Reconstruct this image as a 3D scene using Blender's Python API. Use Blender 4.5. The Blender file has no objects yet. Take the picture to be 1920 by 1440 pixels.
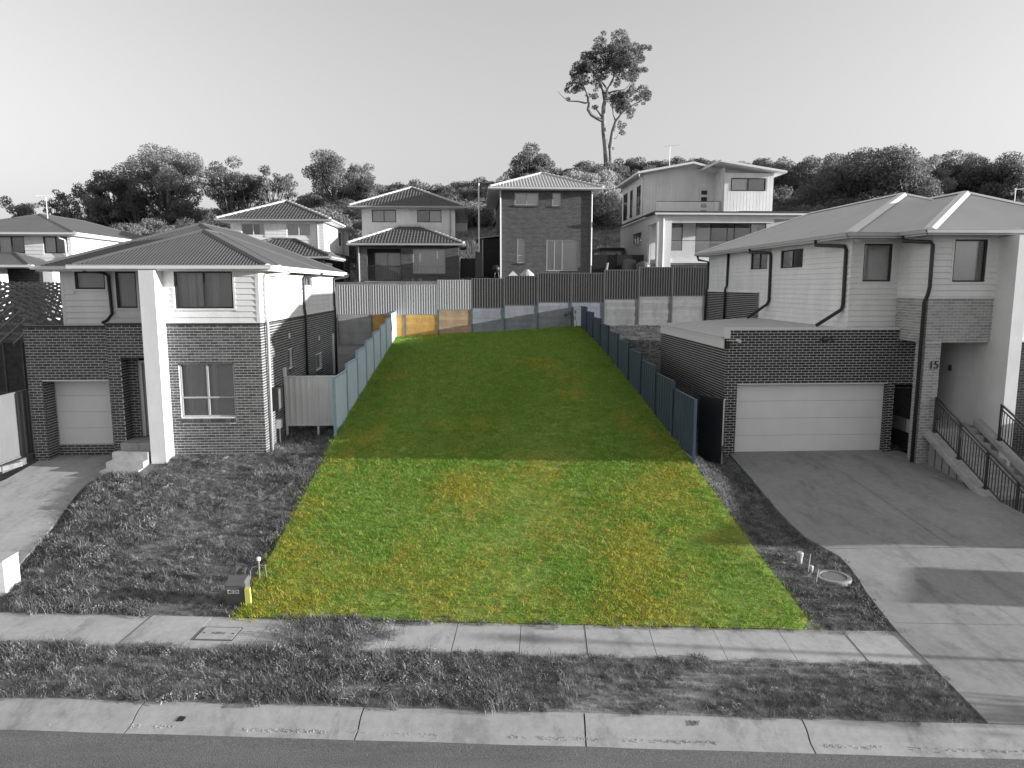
import bpy, math, random
import numpy as np
from mathutils import Vector, Matrix
R = math.radians
rng = np.random.default_rng(7); random.seed(7)
sc = bpy.context.scene
C = sc.collection
# ------------------------------------------------------------------ camera, sky, sun, exposure
cam = bpy.data.cameras.new('camera'); cam_o = bpy.data.objects.new('camera', cam); C.objects.link(cam_o)
cam.sensor_width = 36; cam.sensor_fit = 'HORIZONTAL'; cam.lens = 1335.0/1920*36
cam.clip_start = 0.1; cam.clip_end = 3000
CAM = Vector((0, 0, 6.4))
cam_o.location = CAM; cam_o.rotation_euler = (R(90-7.89), 0, -R(2.973))
sc.camera = cam_o
SUN_AZ, SUN_EL = R(8.5), R(9.3)          # azimuth from +X towards -Y
sun_dir = Vector((math.cos(SUN_AZ)*math.cos(SUN_EL), -math.sin(SUN_AZ)*math.cos(SUN_EL), math.sin(SUN_EL)))
w = bpy.data.worlds.new('World'); sc.world = w; w.use_nodes = True
nt = w.node_tree; nt.nodes.clear()
o_ = nt.nodes.new('ShaderNodeOutputWorld'); bg = nt.nodes.new('ShaderNodeBackground')
sky = nt.nodes.new('ShaderNodeTexSky'); sky.sky_type = 'NISHITA'; sky.sun_disc = False
sky.sun_elevation = SUN_EL; sky.sun_rotation = R(90)+SUN_AZ
sky.air_density = 3.0; sky.dust_density = 0.3; sky.ozone_density = 2.5
bw = nt.nodes.new('ShaderNodeRGBToBW')           # the photograph's sky is black and white
nt.links.new(sky.outputs[0], bw.inputs[0]); nt.links.new(bw.outputs[0], bg.inputs[0])
bg.inputs[1].default_value = 0.083
nt.links.new(bg.outputs[0], o_.inputs[0])
sl = bpy.data.lights.new('sun', 'SUN'); sl.energy = 2.4; sl.angle = R(0.5); sl.color = (1, 1, 1)
so = bpy.data.objects.new('sun', sl); C.objects.link(so)
so.rotation_euler = sun_dir.to_track_quat('Z', 'Y').to_euler(); so.location = (40, -5, 30)
sc.view_settings.view_transform = 'Standard'; sc.view_settings.look = 'None'
sc.view_settings.exposure = 2.04; sc.view_settings.gamma = 1.0; sc.view_settings.use_curve_mapping = False
sc.cycles.use_denoising = True; sc.render.filter_size = 1.25; sc.cycles.max_bounces = 6; sc.cycles.transparent_max_bounces = 12
sc.cycles.diffuse_bounces = 3; sc.cycles.caustics_reflective = False; sc.cycles.caustics_refractive = False

# ------------------------------------------------------------------ materials
MATS = {}
def col3(c): return (c, c, c, 1) if not isinstance(c, (tuple, list)) else (*c, 1)
class NT:
    def __init__(s, name):
        s.m = bpy.data.materials.new(name); s.m.use_nodes = True; s.t = s.m.node_tree; s.t.nodes.clear()
        s.out = s.n('ShaderNodeOutputMaterial'); s.b = s.n('ShaderNodeBsdfPrincipled'); s.l(s.b.outputs[0], s.out.inputs[0])
        MATS[name] = s.m
    def n(s, k, **kw):
        x = s.t.nodes.new(k)
        for a, v in kw.items(): setattr(x, a, v)
        return x
    def l(s, a, b): s.t.links.new(a, b)
    def pos(s, scale=(1, 1, 1)):
        g = s.n('ShaderNodeNewGeometry'); mp = s.n('ShaderNodeMapping'); mp.inputs['Scale'].default_value = scale
        s.l(g.outputs['Position'], mp.inputs['Vector']); return mp.outputs[0]
    def noise(s, sc_, det=4, rough=.55, scale=(1, 1, 1)):
        x = s.n('ShaderNodeTexNoise'); x.inputs['Scale'].default_value = sc_; x.inputs['Detail'].default_value = det
        x.inputs['Roughness'].default_value = rough; s.l(s.pos(scale), x.inputs['Vector']); return x.outputs['Fac']
    def ramp(s, f, stops):
        r = s.n('ShaderNodeValToRGB'); e = r.color_ramp.elements
        while len(e) < len(stops): e.new(.5)
        for i, (p, c) in enumerate(stops): e[i].position = p; e[i].color = col3(c)
        s.l(f, r.inputs[0]); return r.outputs[0]
    def mix(s, f, a, b, mode='MIX'):
        x = s.n('ShaderNodeMix', data_type='RGBA', blend_type=mode)
        for v, i in ((f, 0), (a, 6), (b, 7)):
            if isinstance(v, bpy.types.NodeSocket): s.l(v, x.inputs[i])
            else: x.inputs[i].default_value = v if i == 0 else col3(v)
        return x.outputs[2]
    def math(s, op, a, b=None):
        x = s.n('ShaderNodeMath', operation=op)
        for i, v in enumerate((a, b)):
            if v is None: continue
            if isinstance(v, bpy.types.NodeSocket): s.l(v, x.inputs[i])
            else: x.inputs[i].default_value = v
        return x.outputs[0]
    def bump(s, f, strength=.3, dist=.02):
        b = s.n('ShaderNodeBump'); b.inputs['Strength'].default_value = strength; b.inputs['Distance'].default_value = dist
        s.l(f, b.inputs['Height']); s.l(b.outputs[0], s.b.inputs['Normal'])
    def base(s, c):
        if isinstance(c, bpy.types.NodeSocket): s.l(c, s.b.inputs['Base Color'])
        else: s.b.inputs['Base Color'].default_value = col3(c)
    def set(s, rough=.7, metal=0, spec=.5):
        s.b.inputs['Roughness'].default_value = rough; s.b.inputs['Metallic'].default_value = metal
        s.b.inputs['Specular IOR Level'].default_value = spec
def sc_col(c, k): return tuple(x*k for x in c) if isinstance(c, (tuple, list)) else c*k
def simple(name, c, rough=.6, var=.12, nscale=3.0, bump=0, bscale=40, metal=0, spec=.4, island=0, stain=0):
    m = NT(name)
    f = m.noise(nscale, 5, .6)
    cc = m.ramp(f, [(.3, sc_col(c, 1-var)), (.7, sc_col(c, 1+var))])
    if island:
        g = m.n('ShaderNodeNewGeometry'); oi = m.n('ShaderNodeObjectInfo')
        r = m.math('FRACT', m.math('ADD', g.outputs['Random Per Island'], oi.outputs['Random']))
        cc = m.mix(1.0, cc, m.ramp(r, [(0, 1-island), (1, 1+island)]), 'MULTIPLY')
    if stain:
        f2 = m.noise(.9, 6, .7, (1, 1, .25)); cc = m.mix(1.0, cc, m.ramp(f2, [(.35, 1-stain), (.6, 1.0)]), 'MULTIPLY')
    m.base(cc); m.set(rough, metal, spec)
    if bump: m.bump(m.noise(bscale, 4, .6), bump, .01)
    return m.m
simple('brick_dark', .08, .75, .15, 30, .35, 60, island=.4)
simple('brick_black', .04, .72, .15, 30, .35, 60, island=.35)
simple('brick_light', .34, .8, .12, 30, .3, 60, island=.18)
simple('mortar', .72, .9, .1, 8, .3, 80)
simple('clad_white', .82, .55, .05, 1.2, stain=.14)
simple('clad_grey', .8, .55, .05, 1.2, stain=.14)
simple('render_white', .76, .8, .04, 2, .25, 25, stain=.1)
simple('trim_white', .72, .45, .03, 2)
simple('trim_grey', .42, .45, .05, 2)
simple('trim_dark', .032, .4, .1, 4)
simple('dark_metal', .02, .4, .1, 6)
simple('roof_dark', .10, .42, .07, 1.5, metal=.0, spec=.5)
simple('roof_light', .55, .5, .05, .8, spec=.4)
simple('tile_dark', .11, .7, .2, 5, .3, 30)
simple('tile_light', .5, .7, .12, 5, .3, 30)
simple('garage_panel', .8, .5, .03, 1.5, stain=.05)
simple('timber', .2, .8, .25, 6, .3, 30, stain=.2)
simple('fence_left', .15, .45, .05, 1.5)
simple('fence_post_blue', (.30, .40, .50), .5, .1, 4)
simple('fence_short', .72, .45, .04, 1.5)
simple('timber_dark', .12, .85, .3, 6, .3, 30)
simple('sleeper_grey', .34, .9, .1, 4, .4, 25, island=.12, stain=.3)
simple('sleeper_half_sunlit', (.46, .33, .22), .9, .12, 4, .4, 25, island=.1, stain=.25)  # fainter sun warmth painted into the sleeper colour
simple('sleeper_sunlit', (.62, .36, .11), .9, .14, 4, .4, 25, island=.1, stain=.25)  # orange sunlight painted into the sleeper colour
simple('sleeper_cool', (.32, .33, .37), .9, .12, 4, .4, 25, island=.1, stain=.3)
simple('steel_post_blue', (.10, .16, .21), .5, .1, 4)
simple('steel_post_grey', .16, .5, .1, 4)
simple('fence_pale', .42, .45, .04, 1.5)
simple('fence_charcoal', .085, .42, .06, 1.5)
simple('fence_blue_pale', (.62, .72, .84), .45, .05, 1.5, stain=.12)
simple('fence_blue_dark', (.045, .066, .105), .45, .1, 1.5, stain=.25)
simple('curtain', .88, .9, .05, 3); simple('blind', .74, .9, .05, 3); simple('room_dark', .05, .9, .1, 3)
simple('plastic_grey', .11, .5, .08, 6); simple('plastic_white', .75, .5, .04, 6)
simple('post_yellow', (.5, .5, .14), .6, .06, 6); simple('letter_dark', .03, .5, .05, 6)
simple('rail_metal', .035, .35, .1, 6, spec=.6)
simple('bark', .30, .9, .35, 2.5, .6, 6, stain=.3)
simple('bark_dark', .13, .9, .35, 2.5, .6, 6)
def concrete(name, c, joint=0):
    m = NT(name)
    f = m.noise(.55, 6, .65); g = m.noise(7, 6, .7); d = m.noise(90, 3, .6)
    cc = m.ramp(f, [(.28, c*.82), (.5, c), (.75, c*1.1)])
    cc = m.mix(1.0, cc, m.ramp(g, [(.3, .86), (.6, 1.03)]), 'MULTIPLY')
    cc = m.mix(1.0, cc, m.ramp(d, [(.3, .93), (.7, 1.05)]), 'MULTIPLY')
    st_ = m.noise(1.7, 8, .75, (1, .35, 1)); cc = m.mix(1.0, cc, m.ramp(st_, [(.36, .72), (.47, .97), (.62, 1.04)]), 'MULTIPLY')
    sp = m.noise(38, 2, .5); cc = m.mix(1.0, cc, m.ramp(sp, [(.24, .72), (.3, 1.0)]), 'MULTIPLY')
    m.base(cc); m.set(.85, 0, .3); m.bump(m.noise(60, 5, .7), .3, .008); return m.m
concrete('concrete', .43); concrete('driveway', .30); concrete('driveway_pale', .30); concrete('kerb', .41); concrete('stair', .42)
def asphalt():
    m = NT('asphalt'); d = m.noise(48, 6, .85); f = m.noise(.5, 5, .6)
    cc = m.ramp(d, [(.34, .07), (.52, .15), (.68, .3)])
    cc = m.mix(1.0, cc, m.ramp(f, [(.3, .88), (.7, 1.08)]), 'MULTIPLY'); w_ = m.noise(1.1, 7, .7, (.25, 1.6, 1)); cc = m.mix(1.0, cc, m.ramp(w_, [(.35, .84), (.6, 1.08)]), 'MULTIPLY'); m.base(cc); m.set(.9, 0, .3)
    m.bump(m.noise(48, 6, .85), 1.0, .02); return m.m
asphalt()
def soil(name, a, b, c):
    m = NT(name); f = m.noise(.35, 6, .65); g = m.noise(9, 6, .75); h = m.noise(60, 4, .7)
    cc = m.ramp(f, [(.35, a), (.5, b), (.68, c)])
    cc = m.mix(1.0, cc, m.ramp(g, [(.3, .65), (.7, 1.25)]), 'MULTIPLY')
    cc = m.mix(1.0, cc, m.ramp(h, [(.3, .75), (.7, 1.2)]), 'MULTIPLY')
    m.base(cc); m.set(.95, 0, .2); m.bump(m.noise(25, 6, .75), .8, .04); return m.m
soil('ground_grey', .13, .18, .25); soil('verge_soil', .2, .28, .36); soil('lot_soil', (.22, .33, .07), (.25, .34, .08), (.30, .33, .10))
def blade(name, stops, dry_sunlit=None, trans=.25, spread=.35):
    """grass blade: colour per tuft, dry patches over the ground, sunlit yellow painted towards the front"""
    m = NT(name)
    oi = m.n('ShaderNodeObjectInfo')
    cc = m.ramp(oi.outputs['Random'], stops)
    if dry_sunlit:
        f = m.noise(.42, 5, .66, (1, .62, 1)); f2 = m.noise(1.9, 5, .7, (1, .7, 1))
        ff = m.math('ADD', m.math('MULTIPLY', f, .75), m.math('MULTIPLY', f2, .25))
        # warm sunlight painted as yellow on the front half, fading towards the back
        g = m.n('ShaderNodeNewGeometry'); sp = m.n('ShaderNodeSeparateXYZ'); m.l(g.outputs['Position'], sp.inputs[0])
        mr = m.n('ShaderNodeMapRange'); m.l(sp.outputs['Y'], mr.inputs[0])
        mr.inputs[1].default_value = 17; mr.inputs[2].default_value = 25; mr.inputs[3].default_value = .018; mr.inputs[4].default_value = -.085
        ff = m.math('ADD', ff, mr.outputs[0])
        rnd = m.math('MULTIPLY', m.math('SUBTRACT', oi.outputs['Random'], .5), .16)
        dry = m.ramp(m.math('ADD', ff, rnd), [(.475, 0.0), (.555, 1.0)])  # one mask for the dry patches and the painted sunlit yellow
        bwn = m.n('ShaderNodeRGBToBW'); m.l(dry, bwn.inputs[0])
        cc = m.mix(bwn.outputs[0], cc, m.ramp(oi.outputs['Random'], dry_sunlit))
    m.base(cc); m.set(.6, 0, .25)
    tr = m.n('ShaderNodeBsdfTranslucent'); mx = m.n('ShaderNodeMixShader'); mx.inputs[0].default_value = trans
    m.l(cc, tr.inputs[0]); m.l(m.b.outputs[0], mx.inputs[1]); m.l(tr.outputs[0], mx.inputs[2]); m.l(mx.outputs[0], m.out.inputs[0])
    return m.m
blade('lawn_blade', [(0, (.18, .38, .05)), (.5, (.29, .48, .085)), (.85, (.40, .54, .12)), (1, (.58, .56, .23))],
      [(0, (.40, .41, .05)), (.5, (.51, .48, .075)), (1, (.66, .58, .17))], trans=.5)
blade('weed_blade', [(0, .09), (.5, .2), (.85, .33), (1, .5)], trans=.35)
blade('strip_blade', [(0, .09), (.6, .16), (1, .3)])
blade('hill_blade', [(0, .14), (.6, .22), (1, .36)])
def leaf(name, a, b, trans=.2):
    m = NT(name); g = m.n('ShaderNodeNewGeometry'); oi = m.n('ShaderNodeObjectInfo')
    cc = m.ramp(g.outputs['Random Per Island'], [(0, a), (1, b)])
    cc = m.mix(1.0, cc, m.ramp(oi.outputs['Random'], [(0, .75), (1, 1.3)]), 'MULTIPLY')
    m.base(cc); m.set(.55, 0, .3)
    tr = m.n('ShaderNodeBsdfTranslucent'); mx = m.n('ShaderNodeMixShader'); mx.inputs[0].default_value = trans
    m.l(cc, tr.inputs[0]); m.l(m.b.outputs[0], mx.inputs[1]); m.l(tr.outputs[0], mx.inputs[2]); m.l(mx.outputs[0], m.out.inputs[0])
leaf('leaf_dark', .17, .26, .5); leaf('leaf_mid', .18, .28, .5); leaf('leaf_pale', .28, .4, .5); leaf('leaf_green', (.02, .07, .02), (.05, .12, .03))
def glass():
    m = NT('glass'); t = m.n('ShaderNodeBsdfTransparent'); t.inputs[0].default_value = (.95, .95, .95, 1)
    g = m.n('ShaderNodeBsdfGlossy'); g.inputs['Roughness'].default_value = .02; g.inputs[0].default_value = (.9, .9, .9, 1)
    lw = m.n('ShaderNodeFresnel'); lw.inputs[0].default_value = 1.5
    mx = m.n('ShaderNodeMixShader'); m.l(m.math('ADD', lw.outputs[0], .07), mx.inputs[0]); m.l(t.outputs[0], mx.inputs[1]); m.l(g.outputs[0], mx.inputs[2]); m.l(mx.outputs[0], m.out.inputs[0])
glass()
def brick_tex(name, bc, mc, bx=.24):
    """brickwork too far away to tell the bricks apart"""
    m = NT(name); g = m.n('ShaderNodeNewGeometry'); sp = m.n('ShaderNodeSeparateXYZ'); m.l(g.outputs['Position'], sp.inputs[0])
    cb = m.n('ShaderNodeCombineXYZ'); m.l(m.math('ADD', sp.outputs['X'], sp.outputs['Y']), cb.inputs[0]); m.l(sp.outputs['Z'], cb.inputs[1])
    b = m.n('ShaderNodeTexBrick'); b.inputs['Scale'].default_value = 1; b.inputs['Brick Width'].default_value = bx; b.inputs['Row Height'].default_value = .086
    b.inputs['Mortar Size'].default_value = .006; b.inputs['Mortar Smooth'].default_value = .3; b.inputs['Bias'].default_value = -.1
    b.inputs['Color1'].default_value = col3(bc*.7); b.inputs['Color2'].default_value = col3(bc*1.3); b.inputs['Mortar'].default_value = col3(mc)
    m.l(cb.outputs[0], b.inputs[0]); m.base(b.outputs[0]); m.set(.85, 0, .3)
brick_tex('far_brick_dark', .07, .3); brick_tex('far_brick_black', .035, .12)
MATS['mortar_dark'] = simple('mortar_dark', .68, .9, .1, 8, .3, 80)

# ------------------------------------------------------------------ mesh helpers
class MB:
    def __init__(s): s.v = []; s.f = []
    def quad(s, *p):
        n = len(s.v); s.v += [tuple(q) for q in p]; s.f.append(tuple(range(n, n+len(p)))); return s
    def hexa(s, p):            # 8 corners: bottom ring 0-3, top ring 4-7
        n = len(s.v); s.v += [tuple(q) for q in p]
        s.f += [tuple(n+i for i in f) for f in ((3, 2, 1, 0), (4, 5, 6, 7), (0, 1, 5, 4), (1, 2, 6, 5), (2, 3, 7, 6), (3, 0, 4, 7))]
        return s
    def box(s, x0, x1, y0, y1, z0, z1):
        return s.hexa([(x0, y0, z0), (x1, y0, z0), (x1, y1, z0), (x0, y1, z0), (x0, y0, z1), (x1, y0, z1), (x1, y1, z1), (x0, y1, z1)])
    def bar(s, a, b, wd, ht, up=(0, 0, 1)):
        a = Vector(a); b = Vector(b); d = (b-a).normalized(); u = Vector(up); sd = d.cross(u)
        if sd.length < 1e-4: sd = d.cross(Vector((0, 1, 0)))
        sd.normalize(); u = sd.cross(d); sd = sd*wd/2; u = u*ht/2
        return s.hexa([a-sd-u, b-sd-u, b+sd-u, a+sd-u, a-sd+u, b-sd+u, b+sd+u, a+sd+u])
    def tube(s, pts, rad, n=8, caps=True):
        pts = [Vector(p) for p in pts]; rad = rad if isinstance(rad, (list, tuple)) else [rad]*len(pts)
        rings = []; prev = None
        for i, p in enumerate(pts):
            d = (pts[min(i+1, len(pts)-1)]-pts[max(i-1, 0)]).normalized()
            a = (prev - d*prev.dot(d)) if prev else d.cross(Vector((0, 0, 1)) if abs(d.z) < .9 else Vector((1, 0, 0)))
            a.normalize(); prev = a; b = d.cross(a); k = len(s.v)
            s.v += [tuple(p + (a*math.cos(q*2*math.pi/n) + b*math.sin(q*2*math.pi/n))*rad[i]) for q in range(n)]; rings.append(k)
        for k0, k1 in zip(rings, rings[1:]):
            s.f += [(k0+q, k0+(q+1) % n, k1+(q+1) % n, k1+q) for q in range(n)]
        if caps: s.f += [tuple(rings[0]+q for q in reversed(range(n))), tuple(rings[-1]+q for q in range(n))]
        return s
    def lathe(s, c, prof, n=24):
        rings = []
        for r_, z in prof:
            k = len(s.v); s.v += [(c[0]+r_*math.cos(q*2*math.pi/n), c[1]+r_*math.sin(q*2*math.pi/n), c[2]+z) for q in range(n)]; rings.append(k)
        for k0, k1 in zip(rings, rings[1:]): s.f += [(k0+q, k0+(q+1) % n, k1+(q+1) % n, k1+q) for q in range(n)]
        s.f += [tuple(rings[0]+q for q in reversed(range(n))), tuple(rings[-1]+q for q in range(n))]; return s
    def mesh(s, name):
        me = bpy.data.meshes.new(name); me.from_pydata(s.v, [], s.f); me.update(); return me
def link(o): C.objects.link(o); return o
def put(name, me, mat, parent=None, loc=None, rz=0, smooth=False):
    o = bpy.data.objects.new(name, me); link(o)
    if mat and not me.materials: me.materials.append(MATS[mat])
    if loc is not None: o.location = loc
    o.rotation_euler = (0, 0, rz)
    if smooth: me.polygons.foreach_set('use_smooth', [True]*len(me.polygons))
    if parent:
        o.parent = parent
        if parent.get('_base') is not None: o.matrix_parent_inverse = Matrix.Translation(-parent.location)
    return o
def part(name, mb, mat, parent, smooth=False): return put(name, mb.mesh(name), mat, parent, smooth=smooth)
def tag(o, label, cat, group=None):
    o['label'] = label; o['category'] = cat
    if group: o['group'] = group
    return o
def thing(name, label, cat, loc, group=None):
    o = bpy.data.objects.new(name, None); link(o); o.location = loc; o.empty_display_size = .3; o['_base'] = 1
    return tag(o, label, cat, group)
def struct(name, mb, mat, smooth=False):
    o = put(name, mb.mesh(name) if isinstance(mb, MB) else mb, mat, smooth=smooth); o['kind'] = 'structure'; return o
# ------------------------------------------------------------------ terrain
LX, RX, BY = -4.7, 6.35, 42.6            # side fences and rear wall of the block
ITP = np.interp
def crest(x): return ITP(x, [-260, -75, -50, -33, -16, -3, 9.7, 18.5, 36, 54, 72, 91, 260], [10, 13.2, 14.5, 16.3, 19, 19.6, 21.4, 23.6, 23.4, 22.6, 23.8, 23, 20])
def G(x, y):
    x = np.asarray(x, float); y = np.asarray(y, float); t = .0975*x + .9952*y
    road = np.full_like(t, -.2)
    yl = ITP(t, [12.8, 16, 21.4, 25, 33.5, 42], [0, .32, 1.12, 1.28, 2.3, 2.95])
    fr = ITP(x, [-14.4, -13.0], [1, 0]); yl = yl*(1-fr) + fr*ITP(t, [12.8, 21.4, 42], [0, .85, 2.4])
    lotl = ITP(t, [12.8, 17, 23.4, 42], [0, .5, 1.43, 3.3]); lotr = ITP(t, [12.8, 16, 20.5, 34, 43], [0, .46, 1.24, 3.05, 3.92])
    k = np.clip((x-LX)/(RX-LX), 0, 1); lot = lotl*(1-k) + lotr*k
    yr = ITP(t, [12.8, 15.5, 22.8, 24, 37, 43], [0, .3, .93, 1.0, 3.2, 4.0])
    kb = np.clip((x-RX-.1)/.9, 0, 1); yr = lotr*(1-kb)*np.where(t < 21.5, 1, 0) + yr*np.where(t < 21.5, kb, 1)
    z = np.where(x < LX, yl, np.where(x <= RX, lot, yr))
    rear0 = ITP(x, [-60, -8, 14, 40], [3.6, 4.55, 5.45, 6.0]); rear1 = ITP(x, [-60, -10, 10, 40], [6.0, 6.6, 7.0, 7.6])
    q = np.clip((y-BY-.1)/5.5, 0, 1); back = rear0*(1-q) + rear1*q
    h = np.clip((y-58)/(118-58), 0, 1); h = h**1.15; back = back*(1-h) + crest(x)*h
    back = np.where(y > 132, back - (y-132)*.06, back)
    z = np.where(y > BY+.1, back, z)
    el = ITP(y, [11.3, 14.6, 17.1, 20.3, 22, 23.4], [-11.5, -10.0, -10.45, -11.2, -11.0, -11.0]); zl_ = ITP(t, [9.9, 12.8, 16, 21.2, 25], [0, .0, .33, .93, .98])-.07
    z = np.where((x < el+.3) & (x > -14.3) & (y < 23.6), np.minimum(z, zl_), z)
    er = ITP(y, [10.2, 12, 13.4, 14.2, 14.9, 15.9, 17.3, 19.3, 21.9], [7.6, 7.78, 7.95, 8.12, 8.2, 7.86, 7.85, 8.02, 8.22]); zr_ = ITP(t, [9.9, 12.8, 15.5, 22.8, 24], [0, .0, .3, .93, .95])-.07
    z = np.where((x > er-.05) & (x < 14.8) & (y < 22.8), np.minimum(z, zr_), z)
    z = np.where(t < 12.8, np.where(t > 11.62, -.07, np.where(t > 9.95, 0.0, -.25)), z)
    return z
def g(x, y): return float(G(x, y))
def axis(parts):
    a = []
    for s0, s1, st in parts: a += list(np.arange(s0, s1, st))
    return a
xs = axis([(-700, -150, 55), (-150, -60, 10), (-60, -20, 3), (-20, 22, .55), (22, 60, 3), (60, 150, 10), (150, 701, 55)]) + [LX-.03, LX+.03, RX-.03, RX+.03]
ys = axis([(-60, 4, 8), (4, 9, 1), (9, 43, .5), (43, 60, 1.2), (60, 150, 3.5), (150, 300, 20), (300, 1500, 200)]) + [BY+.05, BY+.14]
xs = np.array(sorted(set(round(v, 3) for v in xs))); ys = np.array(sorted(set(round(v, 3) for v in ys)))
def grid_mesh(name, xs, ys, zf, skew=False):
    X, Y = np.meshgrid(xs, ys); 
    if skew: Y = Y - X*.09797
    Z = zf(X, Y); nx, ny = len(xs), len(ys)
    v = np.stack([X, Y, Z], -1).reshape(-1, 3); i = np.arange(nx*ny).reshape(ny, nx)
    f = np.stack([i[:-1, :-1], i[:-1, 1:], i[1:, 1:], i[1:, :-1]], -1).reshape(-1, 4)
    me = bpy.data.meshes.new(name); me.from_pydata(v.tolist(), [], f.tolist()); me.update(); return me
# the grid is skewed along the street so that footpath and verge follow grid lines near the camera
def Gs(x, y): return np.where((.0975*x+.9952*y < 13.2), G(x, y), G(x, y))
gx = xs; ty = np.array(sorted(set([round(v, 3) for v in list(ys)] + [9.93, 9.97, 11.6, 11.64, 12.78, 12.82])))
X, T = np.meshgrid(gx, ty)
Yg = np.where(T < 30, (T - .0975*X)/.9952, T); bl = np.clip((T-22)/8, 0, 1); Yg = ((T-.0975*X)/.9952)*(1-bl) + T*bl
Zg = G(X, Yg); nx, ny = len(gx), len(ty); ii = np.arange(nx*ny).reshape(ny, nx)
me = bpy.data.meshes.new('ground')
me.from_pydata(np.stack([X, Yg, Zg], -1).reshape(-1, 3).tolist(), [], np.stack([ii[:-1, :-1], ii[:-1, 1:], ii[1:, 1:], ii[1:, :-1]], -1).reshape(-1, 4).tolist()); me.update()
struct('ground', me, 'ground_grey', smooth=False)
def st(s_, t): return (.9952*s_ + .0975*t, -.0975*s_ + .9952*t)      # street coordinates: along, across
# block under sale: its own soil sheet
mb = MB(); nx = 24; ty = list(np.arange(12.8, 43, .6)); rows = []
for t in ty:
    row = []
    for i in range(nx+1):
        x = LX+.02 + (RX-LX-.04)*i/nx; bl = min(max((t-22)/8, 0), 1); y = ((t-.0975*x)/.9952)*(1-bl) + min(t, BY)*bl
        row.append((x, y, g(min(max(x, LX+.04), RX-.04), y)+.03))
    rows.append(row)
for r0, r1 in zip(rows, rows[1:]):
    for i in range(nx): mb.quad(r0[i], r0[i+1], r1[i+1], r1[i])
struct('block_ground', mb, 'lot_soil')
# road
mb = MB()
for s0 in np.arange(-120, 120, 10):
    for t0, t1, z0, z1 in ((-60, 2, -.05, .02), (2, 9.43, .02, -.135)):
        a, b, c, d = st(s0, t0), st(s0+10, t0), st(s0+10, t1), st(s0, t1); mb.quad((*a, z0), (*b, z0), (*c, z1), (*d, z1))
struct('road', mb, 'asphalt')
# roll kerb, cast in lengths with open joints
def bed(t0, t1, z0, z1):
    p = [st(-30, t0), st(30, t0), st(30, t1), st(-30, t1)]; return MB().hexa([(*q, z0) for q in p]+[(*q, z1) for q in p])
kerb = struct('kerb', bed(9.42, 9.96, -.4, -.235), 'kerb')
prof = [(9.40, -.22), (9.40, -.128), (9.43, -.126), (9.58, -.115), (9.65, -.09), (9.72, -.04), (9.80, -.008), (9.88, .008), (9.99, .012), (9.99, -.22)]
kj = [-9.55, -6.15, -2.72, .63, 3.85, 7.15]      # joints seen in the photograph (along-street metres)
kj = [kj[0]-3.4*i for i in range(5, 0, -1)] + kj + [kj[-1]+3.3*i for i in range(1, 7)]
for a, b in zip(kj, kj[1:]):
    m_ = MB(); n = len(prof); L_ = 6
    for q in range(L_+1):
        s_ = a+.011 + (b-a-.022)*q/L_
        for t, z in prof:
            x, y = st(s_, t + .004*math.sin(s_*3.1)); m_.v.append((x, y, z+.003*math.sin(s_*2.3)))
    for q in range(L_): m_.f += [(q*n+i, q*n+(i+1) % n, (q+1)*n+(i+1) % n, (q+1)*n+i) for i in range(n)]
    m_.f += [tuple(range(n)), tuple(reversed(range(L_*n, L_*n+n)))]
    part('kerb_length', m_, 'kerb', kerb)
m_ = MB()
for k in range(60):
    a = -22+k*.5; p = [st(a, 9.97), st(a+.5, 9.97), st(a+.5, 11.64), st(a, 11.64)]
    if a < 7.1: m_.quad(*[(*q, .008) for q in p])
struct('verge', m_, 'verge_soil')
# footpath slabs
path = struct('footpath', bed(11.66, 12.79, -.3, -.13), 'concrete')
fj = list(np.arange(-30, 30, 1.2)+.79)
for a, b in zip(fj, fj[1:]):
    if 6.75 < (a+b)/2 < 11.5: continue          # driveway crosses here
    m_ = MB(); dz = random.uniform(-.006, .006); tl = random.uniform(-.005, .005)
    p = [st(a+.006, 11.63), st(b-.006, 11.63), st(b-.006, 12.82), st(a+.006, 12.82)]
    m_.hexa([(*q, -.12) for q in p] + [(*q, .012+dz+(tl if i in (1, 2) else 0)) for i, q in enumerate(p)])
    part('slab', m_, 'concrete', path)
# driveways: sheets with a thickness, following the ground
def drive(name, left, right, mat, lift, n=26, m=10, zf=None):
    """left / right: edge polylines of (x, y)"""
    def along(pl, k):
        d = [0]
        for p, q in zip(pl, pl[1:]): d.append(d[-1]+math.dist(p, q))
        return (np.interp(k*d[-1], d, [p[0] for p in pl]), np.interp(k*d[-1], d, [p[1] for p in pl]))
    mb = MB(); rows = []
    for i in range(n+1):
        a, b = along(left, i/n), along(right, i/n); row = []
        for j in range(m+1):
            x = a[0]+(b[0]-a[0])*j/m; y = a[1]+(b[1]-a[1])*j/m; row.append((x, y, zf(x, y)+lift))
        rows.append(row)
    for r0, r1 in zip(rows, rows[1:]):
        for j in range(m): mb.quad(r0[j], r0[j+1], r1[j+1], r1[j])
        for e in (0, -1): mb.quad(r0[e], r1[e], (*r1[e][:2], r1[e][2]-.2), (*r0[e][:2], r0[e][2]-.2))
    for row in (rows[0], rows[-1]):
        for p, q in zip(row, row[1:]): mb.quad(p, q, (*q[:2], q[2]-.2), (*p[:2], p[2]-.2))
    return struct(name, mb, mat)
def zdr(x, y):
    t = .0975*x+.9952*y; return float(np.interp(t, [9.9, 12.8, 15.5, 22.8, 24], [0, .0, .3, .93, .95]))
def zdl(x, y):
    t = .0975*x+.9952*y; return float(np.interp(t, [9.9, 12.8, 16, 21.2, 25], [0, .0, .33, .93, .98]))
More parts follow.
